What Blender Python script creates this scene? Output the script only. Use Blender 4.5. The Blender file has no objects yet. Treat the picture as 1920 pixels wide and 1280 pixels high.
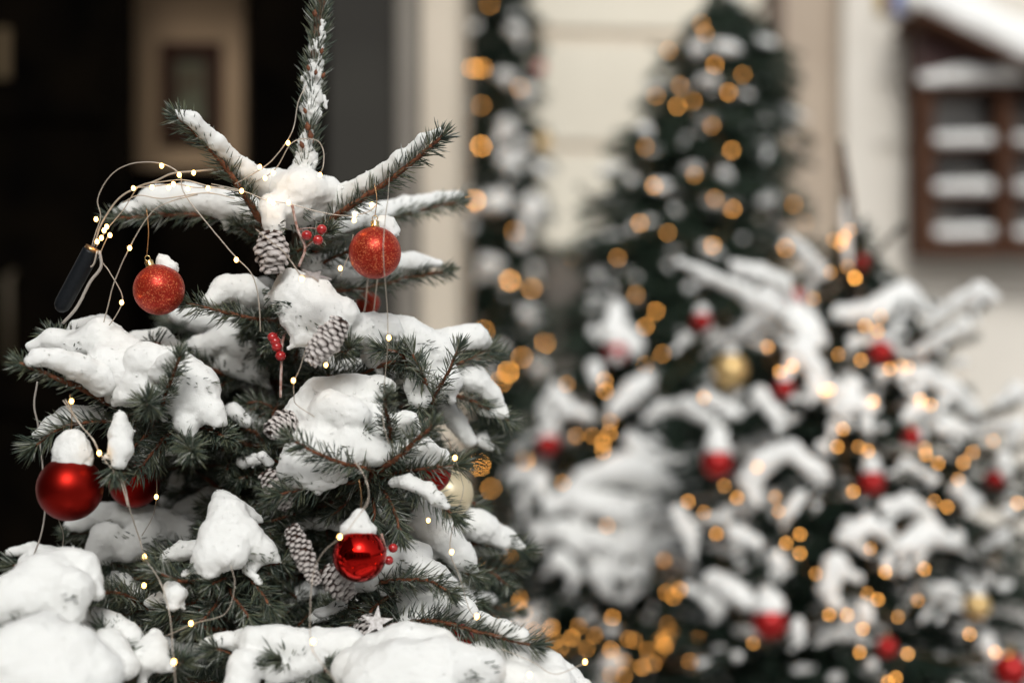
import bpy, math, random
import numpy as np
from mathutils import Vector

random.seed(7)
rng = np.random.default_rng(11)
sc = bpy.context.scene
C = sc.collection

# ------------------------------------------------------------------ camera, world, sun, exposure
F = 2667.0                      # focal length in photo pixels (50 mm on a 36 mm wide sensor)
CX, CY, CH = 960.0, 640.0, 1.30
cam_d = bpy.data.cameras.new("camera")
cam = bpy.data.objects.new("camera", cam_d)
C.objects.link(cam)
sc.camera = cam
cam.location = (0, 0, CH)
cam.rotation_euler = (math.radians(90), 0, 0)
cam_d.lens = 50
cam_d.sensor_width = 36
cam_d.clip_start = 0.05
cam_d.clip_end = 400
cam_d.dof.use_dof = True
cam_d.dof.focus_distance = 1.56
cam_d.dof.aperture_fstop = 1.43
cam_d.dof.aperture_blades = 0

SUN_EL, SUN_ROT = math.radians(40), math.radians(176)
world = bpy.data.worlds.new("World")
sc.world = world
world.use_nodes = True
wn, wl = world.node_tree.nodes, world.node_tree.links
bg = wn["Background"]
sky = wn.new("ShaderNodeTexSky")
sky.sky_type = 'NISHITA'
sky.sun_disc = False
sky.sun_elevation = SUN_EL
sky.sun_rotation = SUN_ROT
sky.air_density = 1.0
sky.dust_density = 4.0
hsv = wn.new("ShaderNodeHueSaturation")        # overcast: the same sky with nearly all its blue gone
hsv.inputs["Saturation"].default_value = 0.12
wl.new(sky.outputs[0], hsv.inputs["Color"])
wl.new(hsv.outputs[0], bg.inputs[0])
bg.inputs[1].default_value = 0.12

sun_d = bpy.data.lights.new("sun", 'SUN')
sun_d.energy = 1.2
sun_d.angle = math.radians(16)
sun_d.color = (1.0, 0.985, 0.945)
sun = bpy.data.objects.new("sun", sun_d)
C.objects.link(sun)
# the veiled sun stands high behind the photographer's left shoulder
sdir = Vector((math.sin(SUN_ROT) * math.cos(SUN_EL), math.cos(SUN_ROT) * math.cos(SUN_EL), math.sin(SUN_EL)))
sun.rotation_euler = sdir.to_track_quat('Z', 'Y').to_euler()

sc.view_settings.view_transform = 'Standard'
sc.view_settings.look = 'None'
sc.view_settings.exposure = 0.06
sc.view_settings.gamma = 1.0
sc.cycles.use_denoising = True
sc.cycles.use_adaptive_sampling = False
sc.cycles.max_bounces = 6
sc.cycles.diffuse_bounces = 3
sc.cycles.glossy_bounces = 3
sc.cycles.transmission_bounces = 3
sc.cycles.caustics_reflective = False
sc.cycles.caustics_refractive = False


# ------------------------------------------------------------------ helpers
def P(x, y, d):
    return np.array([(x - CX) * d / F, d, CH - (y - CY) * d / F])


def mat(name, col=(0.5, 0.5, 0.5), rough=0.6, metal=0.0, emit=None, estr=0.0, noise=None, bump=None, spec=None, coat=0.0):
    """procedural principled material; noise=(scale, colour2, detail); bump=(scale, strength, distance)"""
    m = bpy.data.materials.new(name)
    m.use_nodes = True
    nt = m.node_tree
    n, l = nt.nodes, nt.links
    b = n["Principled BSDF"]
    b.inputs["Base Color"].default_value = (*col, 1)
    b.inputs["Roughness"].default_value = rough
    b.inputs["Metallic"].default_value = metal
    if spec is not None:
        b.inputs["Specular IOR Level"].default_value = spec
    b.inputs["Coat Weight"].default_value = coat
    if emit:
        b.inputs["Emission Color"].default_value = (*emit, 1)
        b.inputs["Emission Strength"].default_value = estr
    if noise or bump:
        tc = n.new("ShaderNodeTexCoord")
    if noise:
        t = n.new("ShaderNodeTexNoise")
        t.inputs["Scale"].default_value = noise[0]
        t.inputs["Detail"].default_value = noise[2]
        l.new(tc.outputs["Object"], t.inputs["Vector"])
        r = n.new("ShaderNodeValToRGB")
        r.color_ramp.elements[0].position = 0.35
        r.color_ramp.elements[1].position = 0.65
        r.color_ramp.elements[0].color = (*col, 1)
        r.color_ramp.elements[1].color = (*noise[1], 1)
        l.new(t.outputs["Fac"], r.inputs[0])
        l.new(r.outputs[0], b.inputs["Base Color"])
    if bump:
        t = n.new("ShaderNodeTexNoise")
        t.inputs["Scale"].default_value = bump[0]
        t.inputs["Detail"].default_value = 4
        l.new(tc.outputs["Object"], t.inputs["Vector"])
        bp = n.new("ShaderNodeBump")
        bp.inputs["Strength"].default_value = bump[1]
        bp.inputs["Distance"].default_value = bump[2]
        l.new(t.outputs["Fac"], bp.inputs["Height"])
        l.new(bp.outputs[0], b.inputs["Normal"])
    return m


def island_mat(name, cols, rough, spec=0.4):
    """each loose piece (a needle) takes its own tint from a ramp"""
    m = mat(name, cols[0], rough, spec=spec)
    n, l = m.node_tree.nodes, m.node_tree.links
    g = n.new("ShaderNodeNewGeometry")
    r = n.new("ShaderNodeValToRGB")
    e = r.color_ramp.elements
    e[0].color = (*cols[0], 1)
    e[1].color = (*cols[-1], 1)
    for i, c in enumerate(cols[1:-1]):
        x = e.new((i + 1) / (len(cols) - 1))
        x.color = (*c, 1)
    l.new(g.outputs["Random Per Island"], r.inputs[0])
    l.new(r.outputs[0], n["Principled BSDF"].inputs["Base Color"])
    return m


M = {}
M['snow'] = mat("snow", (0.875, 0.885, 0.86), 0.6, bump=(700, 0.5, 0.0010), spec=0.25)
_b = M['snow'].node_tree.nodes["Principled BSDF"]
_b.inputs["Subsurface Weight"].default_value = 0.45
_b.inputs["Subsurface Radius"].default_value = (1.0, 1.0, 1.0)
_b.inputs["Subsurface Scale"].default_value = 0.006
M['far_snow'] = mat("far_snow", (0.91, 0.915, 0.895), 0.7, bump=(90, 0.4, 0.01))
M['needle'] = island_mat("fir_needle", [(0.042, 0.062, 0.048), (0.070, 0.098, 0.076), (0.085, 0.108, 0.070), (0.14, 0.15, 0.085), (0.42, 0.44, 0.41)], 0.45)
M['far_needle'] = island_mat("far_fir_needle", [(0.006, 0.016, 0.012), (0.012, 0.030, 0.020), (0.024, 0.046, 0.024)], 0.5)
M['bark'] = mat("twig_bark", (0.10, 0.032, 0.014), 0.75, noise=(260, (0.24, 0.085, 0.035), 4), bump=(500, 0.8, 0.001))
M['mid_needle'] = island_mat('mid_fir_needle', [(0.014, 0.030, 0.022), (0.028, 0.052, 0.034), (0.050, 0.075, 0.045)], 0.5)
M['far_bark'] = mat('dark_twig', (0.030, 0.022, 0.015), 0.85)
M['trunk'] = mat("trunk_bark", (0.05, 0.03, 0.02), 0.85, noise=(60, (0.13, 0.07, 0.04), 5), bump=(120, 0.8, 0.004))
M['wire'] = mat("fairy_light_wire", (0.55, 0.48, 0.40), 0.35, metal=0.35)
M['cable'] = mat("clear_cable", (0.42, 0.38, 0.34), 0.3)
M['copper'] = mat("copper_wire", (0.55, 0.32, 0.15), 0.3, metal=0.9)
M['black_plastic'] = mat("black_plastic", (0.006, 0.008, 0.010), 0.45, spec=0.25, noise=(300, (0.010, 0.012, 0.015), 3))
M['bulb'] = mat("lit_bulb", (1, 0.8, 0.5), 0.3, emit=(1.0, 0.55, 0.15), estr=8)
for k, s in (('far_bulb_a', 30), ('far_bulb_b', 12.5), ('far_bulb_c', 7)):
    M[k] = mat("lit_amber_" + k[-1], (1, 0.6, 0.25), 0.3, emit=(1.0, 0.43, 0.085), estr=s)
    M[k].cycles.emission_sampling = 'NONE'
M['gold'] = mat("gold_cap", (0.75, 0.58, 0.30), 0.25, metal=1.0)
M['red_matte'] = mat("red_matte_lacquer", (0.29, 0.010, 0.006), 0.40, metal=0.97, bump=(700, 0.05, 0.001))
M['red_shiny'] = mat("red_shiny_glass", (0.55, 0.012, 0.009), 0.035, metal=1.0)
M['red_far'] = mat("red_bauble", (0.40, 0.012, 0.012), 0.28, metal=0.5)
M['cream'] = mat("cream_bauble", (0.72, 0.62, 0.42), 0.35, metal=0.2)
M['gold_far'] = mat("gold_bauble", (0.72, 0.50, 0.22), 0.35, metal=0.6)
M['berry'] = mat("berry_red", (0.35, 0.012, 0.015), 0.22, coat=0.5, noise=(150, (0.50, 0.03, 0.03), 2))
M['silver_wood'] = mat("silvered_wood", (0.33, 0.29, 0.28), 0.5, metal=0.2, noise=(220, (0.52, 0.48, 0.46), 4))
M['white_wood'] = mat("frosted_white", (0.75, 0.73, 0.72), 0.55, noise=(300, (0.5, 0.47, 0.45), 4), bump=(500, 0.6, 0.001))
M['stem'] = mat("frosted_stem", (0.30, 0.13, 0.09), 0.6, noise=(180, (0.60, 0.50, 0.46), 3), bump=(400, 0.7, 0.001))


def glitter(name, c1, c2, c3):
    m = mat(name, c1, 0.38, metal=0.55)
    n, l = m.node_tree.nodes, m.node_tree.links
    b = n["Principled BSDF"]
    tc = n.new("ShaderNodeTexCoord")
    v = n.new("ShaderNodeTexVoronoi")
    v.inputs["Scale"].default_value = 900
    l.new(tc.outputs["Object"], v.inputs["Vector"])
    r = n.new("ShaderNodeValToRGB")
    e = r.color_ramp.elements
    e[0].color = (*c1, 1)
    e[1].color = (*c3, 1)
    e[1].position = 0.97
    x = e.new(0.65)
    x.color = (*c2, 1)
    l.new(v.outputs["Color"], r.inputs[0])
    l.new(r.outputs[0], b.inputs["Base Color"])
    bp = n.new("ShaderNodeBump")
    bp.inputs["Strength"].default_value = 0.9
    bp.inputs["Distance"].default_value = 0.0007
    l.new(v.outputs["Color"], bp.inputs["Height"])
    l.new(bp.outputs[0], b.inputs["Normal"])
    return m


M['glitter'] = glitter("red_glitter", (0.30, 0.012, 0.006), (0.50, 0.030, 0.011), (0.95, 0.32, 0.14))


def cone_mat():
    m = mat("pine_cone_scale", (0.16, 0.09, 0.06), 0.7, bump=(500, 0.6, 0.001))
    n, l = m.node_tree.nodes, m.node_tree.links
    a = n.new("ShaderNodeAttribute")
    a.attribute_name = "tip"
    r = n.new("ShaderNodeValToRGB")
    e = r.color_ramp.elements
    e[0].color = (0.055, 0.03, 0.022, 1)
    e[0].position = 0.3
    e[1].color = (0.76, 0.71, 0.68, 1)
    e[1].position = 0.85
    l.new(a.outputs["Fac"], r.inputs[0])
    l.new(r.outputs[0], n["Principled BSDF"].inputs["Base Color"])
    return m


M['cone'] = cone_mat()


def tag(o, label=None, cat=None, group=None, kind=None):
    if label: o['label'] = label
    if cat: o['category'] = cat
    if group: o['group'] = group
    if kind: o['kind'] = kind
    return o


def empty(name, loc, label, cat, group=None):
    o = bpy.data.objects.new(name, None)
    o.empty_display_size = 0.02
    o.location = Vector([float(v) for v in loc])
    C.objects.link(o)
    return tag(o, label, cat, group)


def link(name, me, parent=None):
    o = bpy.data.objects.new(name, me)
    C.objects.link(o)
    if parent is not None:
        o.parent = parent
        w = Vector((0, 0, 0))
        q = parent
        while q is not None:
            w += q.location
            q = q.parent
        o.location = -w if me.get('world') else Vector((0, 0, 0))
    return o


def mesh(name, V, tris, mats, parent=None, smooth=True, mi=None, attr=None):
    """V in world metres, tris Nx3 or Nx4; keeps world place under any parent"""
    me = bpy.data.meshes.new(name)
    V = np.asarray(V, dtype=np.float32)
    tris = [np.asarray(t, dtype=np.int32) for t in (tris if isinstance(tris, list) else [tris]) if len(t)]
    nl = sum(t.size for t in tris)
    nf = sum(len(t) for t in tris)
    me.vertices.add(len(V))
    me.vertices.foreach_set("co", V.ravel())
    me.loops.add(nl)
    me.polygons.add(nf)
    me.loops.foreach_set("vertex_index", np.concatenate([t.ravel() for t in tris]))
    tot = np.concatenate([np.full(len(t), t.shape[1], dtype=np.int32) for t in tris])
    me.polygons.foreach_set("loop_start", np.concatenate([[0], np.cumsum(tot)[:-1]]).astype(np.int32))
    me.polygons.foreach_set("loop_total", tot)
    for m in (mats if isinstance(mats, list) else [mats]):
        me.materials.append(m)
    if mi is not None:
        me.polygons.foreach_set("material_index", np.asarray(mi, dtype=np.int32))
    me.polygons.foreach_set("use_smooth", np.full(nf, smooth, dtype=bool))
    if attr is not None:
        a = me.attributes.new("tip", 'FLOAT', 'POINT')
        a.data.foreach_set("value", np.asarray(attr, dtype=np.float32))
    me.update(calc_edges=True)
    me['world'] = 1
    return link(name, me, parent)


class MB:
    """collects pieces (V, F) and builds them as one mesh object"""
    def __init__(s):
        s.V, s.T, s.Q, s.mt, s.mq, s.n = [], [], [], [], [], 0

    def add(s, V, Fc, m=0):
        V = np.asarray(V, float)
        Fc = np.asarray(Fc)
        s.V.append(V)
        if Fc.shape[1] == 3:
            s.T.append(Fc + s.n)
            s.mt.append(np.full(len(Fc), m))
        else:
            s.Q.append(Fc + s.n)
            s.mq.append(np.full(len(Fc), m))
        s.n += len(V)

    def box(s, x0, x1, y0, y1, z0, z1, m=0, bevel=0.0):
        b = bevel
        if b <= 0:
            V = [(x, y, z) for z in (z0, z1) for x, y in ((x0, y0), (x1, y0), (x1, y1), (x0, y1))]
            s.add(V, [(0, 3, 2, 1), (4, 5, 6, 7), (0, 1, 5, 4), (1, 2, 6, 5), (2, 3, 7, 6), (3, 0, 4, 7)], m)
            return
        rings = []
        for z, i in ((z0, b), (z0 + b, 0), (z1 - b, 0), (z1, b)):
            rings.append([(x0 + i, y0 + b, z), (x0 + b, y0 + i, z), (x1 - b, y0 + i, z), (x1 - i, y0 + b, z),
                          (x1 - i, y1 - b, z), (x1 - b, y1 - i, z), (x0 + b, y1 - i, z), (x0 + i, y1 - b, z)])
        V = [p for r in rings for p in r]
        q = [(k * 8 + i, k * 8 + (i + 1) % 8, k * 8 + 8 + (i + 1) % 8, k * 8 + 8 + i) for k in range(3) for i in range(8)]
        q += [(0, 7, 6, 1), (1, 6, 5, 2), (2, 5, 4, 3), (24, 25, 30, 31), (25, 26, 29, 30), (26, 27, 28, 29)]
        s.add(V, q, m)

    def build(s, name, mats, parent=None, smooth=False):
        fs, mi = [], []
        if s.T: fs.append(np.concatenate(s.T)); mi.append(np.concatenate(s.mt))
        if s.Q: fs.append(np.concatenate(s.Q)); mi.append(np.concatenate(s.mq))
        return mesh(name, np.concatenate(s.V), fs, mats, parent, smooth, np.concatenate(mi))


def catmull(pts, step):
    pts = np.asarray(pts, float)
    if len(pts) == 2:
        n = max(2, int(np.linalg.norm(pts[1] - pts[0]) / step) + 1)
        t = np.linspace(0, 1, n)[:, None]
        return pts[0] * (1 - t) + pts[1] * t
    q = np.vstack([2 * pts[0] - pts[1], pts, 2 * pts[-1] - pts[-2]])
    out = []
    for i in range(1, len(q) - 2):
        p0, p1, p2, p3 = q[i - 1], q[i], q[i + 1], q[i + 2]
        n = max(2, int(np.linalg.norm((p2 - p1)[:3]) / step) + 1)
        t = np.linspace(0, 1, n, endpoint=False)[:, None]
        out.append(0.5 * (2 * p1 + (p2 - p0) * t + (2 * p0 - 5 * p1 + 4 * p2 - p3) * t ** 2 + (3 * p1 - p0 - 3 * p2 + p3) * t ** 3))
    out.append(q[-2][None])
    return np.vstack(out)


def norm(a):
    return a / np.maximum(np.linalg.norm(a, axis=-1, keepdims=True), 1e-9)


def tube(pts, r, sides=6):
    pts = np.asarray(pts, float)
    n = len(pts)
    r = np.broadcast_to(r, (n,))
    t = norm(np.gradient(pts, axis=0))
    ref = np.array([0.31, 0.92, 0.23]) if abs(t[0] @ np.array([0.31, 0.92, 0.23])) < 0.85 else np.array([0.9, 0.1, 0.3])
    u = np.empty_like(pts)
    u[0] = norm(np.cross(t[0], ref))
    for i in range(1, n):
        u[i] = norm(u[i - 1] - t[i] * (u[i - 1] @ t[i]))
    v = np.cross(t, u)
    a = np.arange(sides) / sides * 2 * math.pi
    V = pts[:, None] + r[:, None, None] * (np.cos(a)[None, :, None] * u[:, None] + np.sin(a)[None, :, None] * v[:, None])
    V = np.vstack([V.reshape(-1, 3), pts[:1], pts[-1:]])
    i, j = np.meshgrid(np.arange(n - 1), np.arange(sides), indexing='ij')
    i, j = i.ravel(), j.ravel()
    k = (j + 1) % sides
    q = np.stack([i * sides + j, i * sides + k, (i + 1) * sides + k, (i + 1) * sides + j], 1)
    j = np.arange(sides)
    k = (j + 1) % sides
    e = (n - 1) * sides
    c = np.stack([np.full(sides, n * sides), k, j], 1)
    d = np.stack([np.full(sides, n * sides + 1), e + j, e + k], 1)
    return V, q, np.vstack([c, d])


def add_tube(mb, pts, r, sides=6, m=0):
    V, q, t = tube(pts, r, sides)
    b = mb.n
    mb.add(V, q, m)
    mb.T.append(t + b)
    mb.mt.append(np.full(len(t), m))


def sphere(c, r, seg=24, rings=14, sz=1.0):
    th = np.linspace(0, math.pi, rings + 1)[1:-1]
    ph = np.arange(seg) / seg * 2 * math.pi
    V = np.stack([np.outer(np.sin(th), np.cos(ph)), np.outer(np.sin(th), np.sin(ph)), np.outer(np.cos(th), np.ones(seg)) * sz], -1).reshape(-1, 3)
    V = np.vstack([V, [[0, 0, sz]], [[0, 0, -sz]]]) * r + np.asarray(c)
    i, j = np.meshgrid(np.arange(rings - 2), np.arange(seg), indexing='ij')
    i, j = i.ravel(), j.ravel()
    k = (j + 1) % seg
    q = np.stack([i * seg + j, (i + 1) * seg + j, (i + 1) * seg + k, i * seg + k], 1)
    j = np.arange(seg)
    k = (j + 1) % seg
    n = (rings - 1) * seg
    e = (rings - 2) * seg
    t = np.vstack([np.stack([np.full(seg, n), j, k], 1), np.stack([np.full(seg, n + 1), e + k, e + j], 1)])
    return V, q, t


def add_sphere(mb, c, r, seg=24, rings=14, m=0, sz=1.0):
    V, q, t = sphere(c, r, seg, rings, sz)
    b = mb.n
    mb.add(V, q, m)
    mb.T.append(t + b)
    mb.mt.append(np.full(len(t), m))


def needles(B, T, L, r, amin, amax, detailed=True, az=None):
    """one needle per row of B (root) and T (twig direction)"""
    n = len(B)
    T = norm(T)
    a = rng.uniform(amin, amax, n)
    rd = rng.normal(size=(n, 3))
    s1 = norm(np.cross(T, rd))
    D = norm(T * np.cos(a)[:, None] + s1 * np.sin(a)[:, None])
    Ln = (L * rng.uniform(0.7, 1.12, n))[:, None]
    n1 = norm(np.cross(D, rng.normal(size=(n, 3))))
    n2 = np.cross(D, n1)
    ang = np.array([0, 2.094, 4.189])
    ring = np.cos(ang)[None, :, None] * n1[:, None] + np.sin(ang)[None, :, None] * n2[:, None]
    bend = (norm(T + np.array([0, 0, 0.25])) * 0.16 + rng.normal(size=(n, 3)) * 0.03) * Ln
    rr = np.asarray(r) * rng.uniform(0.8, 1.15, n)[:, None, None]
    if detailed:
        r0 = B[:, None] + ring * rr * 0.85
        r1 = (B + D * Ln * 0.74 + bend * 0.55)[:, None] + ring * rr * 0.92
        tip = (B + D * Ln + bend)[:, None]
        V = np.concatenate([r0, r1, tip], 1)
        f = np.array([(0, 1, 4), (0, 4, 3), (1, 2, 5), (1, 5, 4), (2, 0, 3), (2, 3, 5), (3, 4, 6), (4, 5, 6), (5, 3, 6)])
        m = 7
    else:
        V = np.concatenate([B[:, None] + ring * rr, (B + D * Ln + bend)[:, None]], 1)
        f = np.array([(0, 1, 3), (1, 2, 3), (2, 0, 3)])
        m = 4
    return V.reshape(-1, 3), (f[None] + (np.arange(n) * m)[:, None, None]).reshape(-1, 3)


def lerp_along(pts, s):
    seg = np.linalg.norm(np.diff(pts, axis=0), axis=1)
    cum = np.concatenate([[0], np.cumsum(seg)])
    u = s * cum[-1]
    return np.stack([np.interp(u, cum, pts[:, k]) for k in range(3)], 1), cum[-1]


def twig_geo(mb, pts, L=0.019, dens=2300, r=0.00062, stem=0.0022, start=0.0, detailed=True, tuft=True, amin=35, amax=78):
    """stem (slot 0) and needles (slot 1) along a polyline"""
    pts = catmull(pts, 0.008 if detailed else 0.03)
    n = len(pts)
    k = np.linspace(1.25, 0.65, n)
    wob = rng.normal(size=(n, 3)) * 0.0004
    add_tube(mb, pts + wob, stem * k, 6 if detailed else 3, 0)
    _, length = lerp_along(pts, np.array([0.0]))
    N = int(dens * length * (1 - start))
    if N < 2:
        return
    s = rng.uniform(start, 1.0, N)
    B, _ = lerp_along(pts, s)
    B2, _ = lerp_along(pts, np.minimum(s + 0.02, 1.0))
    B1, _ = lerp_along(pts, np.maximum(s - 0.02, 0.0))
    T = norm(B2 - B1)
    V, f = needles(B, T, L, r, math.radians(amin), math.radians(amax), detailed)
    mb.add(V, f, 1)
    if tuft:
        m = 46 if detailed else 8
        e = pts[-1] - pts[-2]
        B = np.repeat(pts[-1:], m, 0) - norm(e) * rng.uniform(0, 0.008, (m, 1))
        V, f = needles(B, np.repeat(e[None], m, 0), L * 0.85, r, math.radians(3), math.radians(50), detailed)
        mb.add(V, f, 1)


# ---- snow: a rounded field over chains of balls, turned into a skin
def axis_w(n, step, o):
    x = (np.arange(n) + o) / step
    i = np.floor(x).astype(int)
    f = x - i
    f = f * f * (3 - 2 * f)
    W = np.zeros((n, i.max() + 2), dtype=np.float32)
    W[np.arange(n), i] = 1 - f
    W[np.arange(n), i + 1] = f
    return W


def vnoise(shape, step):
    Ws = [axis_w(n, step, rng.uniform(0, 1) * step) for n in shape]
    R = rng.uniform(-1, 1, [w.shape[1] for w in Ws]).astype(np.float32)
    R = np.tensordot(Ws[0], R, (1, 0))
    R = np.tensordot(R, Ws[1].T, (1, 0)).transpose(0, 2, 1)
    return R @ Ws[2].T


def surface_nets(v, o, h):
    ins = v < 0
    sh = np.array(v.shape) - 1
    acc = np.zeros((*sh, 3), dtype=np.float32)
    cnt = np.zeros(sh, dtype=np.float32)
    for ax in range(3):
        a = [slice(None)] * 3
        b = [slice(None)] * 3
        a[ax] = slice(0, -1)
        b[ax] = slice(1, None)
        va, vb = v[tuple(a)], v[tuple(b)]
        cr = ins[tuple(a)] != ins[tuple(b)]
        t = np.where(cr, va / np.where(cr, va - vb, 1), 0)
        o1, o2 = [k for k in range(3) if k != ax]
        for i in (0, 1):
            for j in (0, 1):
                s = [slice(None)] * 3
                s[o1] = slice(i, i + sh[o1])
                s[o2] = slice(j, j + sh[o2])
                c = cr[tuple(s)]
                cnt += c
                acc[..., ax] += np.where(c, t[tuple(s)], 0)
                acc[..., o1] += c * i
                acc[..., o2] += c * j
    idx = np.full(sh, -1, dtype=np.int64)
    m = cnt > 0
    idx[m] = np.arange(m.sum())
    cell = np.argwhere(m)
    V = (cell + acc[m] / cnt[m][:, None]) * h + o
    faces = []
    for ax in range(3):
        o1, o2 = [(1, 2), (2, 0), (0, 1)][ax]
        a = [slice(1, -1)] * 3
        b = [slice(1, -1)] * 3
        a[ax] = slice(0, -1)
        b[ax] = slice(1, None)
        A, Bn = ins[tuple(a)], ins[tuple(b)]
        for flip, sel in ((False, A & ~Bn), (True, ~A & Bn)):
            e = np.argwhere(sel)
            if not len(e):
                continue
            off = np.ones(3, int)
            off[ax] = 0
            e = e + off
            def g(i, j):
                q = e.copy()
                q[:, o1] -= i
                q[:, o2] -= j
                return idx[q[:, 0], q[:, 1], q[:, 2]]
            f = np.stack([g(1, 1), g(0, 1), g(0, 0), g(1, 0)], 1)
            faces.append(f[:, ::-1] if flip else f)
    return V, np.vstack(faces)


ICO_V = np.array([(0, 0, 1), (0.894, 0, .447), (.276, .851, .447), (-.724, .526, .447), (-.724, -.526, .447), (.276, -.851, .447),
                  (.724, .526, -.447), (-.276, .851, -.447), (-.894, 0, -.447), (-.276, -.851, -.447), (.724, -.526, -.447), (0, 0, -1)])
ICO_F = np.array([(0, 1, 2), (0, 2, 3), (0, 3, 4), (0, 4, 5), (0, 5, 1), (1, 6, 2), (2, 7, 3), (3, 8, 4), (4, 9, 5), (5, 10, 1),
                  (6, 7, 2), (7, 8, 3), (8, 9, 4), (9, 10, 5), (10, 6, 1), (11, 7, 6), (11, 8, 7), (11, 9, 8), (11, 10, 9), (11, 6, 10)])


def dress(name, V, f, parent, mr, grains, poke):
    """snow skin with loose crumbs on it and needle tips sticking out of it in rows"""
    e1, e2 = V[f[:, 2]] - V[f[:, 0]], V[f[:, 3]] - V[f[:, 1]]
    fn = np.cross(e1, e2)
    area = float(np.linalg.norm(fn, axis=1).sum() / 2)
    nv = np.zeros_like(V)
    for k in range(4):
        np.add.at(nv, f[:, k], fn)
    nv = norm(nv)
    mb = MB()
    mb.add(V, f, 0)
    n = int(min(700, area * 9000 * grains))
    if n > 4:
        i = rng.integers(0, len(V), n)
        rad = rng.uniform(0.0004, 0.0009, n) * np.where(rng.uniform(size=n) > 0.94, 1.9, 1)
        c = V[i] + nv[i] * (rad * rng.uniform(-0.2, 0.6, n))[:, None]
        j = ICO_V[None] * (1 + rng.uniform(-.25, .25, (n, 12, 1)))
        mb.add((c[:, None] + j * rad[:, None, None]).reshape(-1, 3), (ICO_F[None] + (np.arange(n) * 12)[:, None, None]).reshape(-1, 3), 0)
    if poke > 0:
        rows = int(min(7, rng.uniform(0, 1.2) + area * 170 * poke))
        edge = np.where((nv[:, 2] < 0.25) & (nv[:, 1] < 0.3))[0]
        rows = rows if len(edge) > 20 else 0
        for _ in range(rows):
            s = V[rng.choice(edge)]
            dr = norm(np.array([rng.choice([-1, 1]) * rng.uniform(0.5, 1), rng.uniform(-.5, .2), rng.uniform(-.5, .3)]))
            w = V - s
            t = w @ dr
            q = np.linalg.norm(w - t[:, None] * dr, axis=1)
            ln_ = rng.uniform(0.02, 0.05)
            ok = np.where((t > 0) & (t < ln_) & (q < 0.008) & (nv[:, 2] < 0.6))[0]
            if len(ok) < 5:
                continue
            i = rng.choice(ok, min(len(ok), int(ln_ * 340)), replace=False)
            m = len(i)
            T = norm(nv[i] * 0.9 + dr * rng.uniform(0.5, 1.0) + rng.normal(size=(m, 3)) * 0.12)
            Vn, fnn = needles(V[i] - nv[i] * 0.004, T, 0.0125, 0.0007, 0.0, 0.25, True)
            mb.add(Vn, fnn, 1)
    return mb.build(name, [M['snow'], M['needle']], parent, True)


def fingers(ch, share, rmul, lmul, rmin=0.0):
    """adds side fingers, the way snow lies on the side twigs of a bough, to one chain 'x,y,r[,d] ...'"""
    out = [ch]
    for w in ch.split():
        q = w.split(',')
        x, y, r = float(q[0]), float(q[1]), float(q[2])
        if r < rmin:
            continue
        for _ in range(int(rng.uniform(0, 1) + share)):
            t = rng.uniform(-1.25, 1.25)
            l_ = r * lmul * rng.uniform(0.75, 1.25)
            tail = ',' + q[3] if len(q) > 3 else ''
            out.append(f"{x:.1f},{y:.1f},{r * rmul * 1.5:.1f}{tail} {x + math.sin(t) * l_:.1f},{y + (0.25 + 0.75 * math.cos(t)) * l_:.1f},{r * rmul * 0.75:.1f}{tail}")
    return ';'.join(out)


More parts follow.
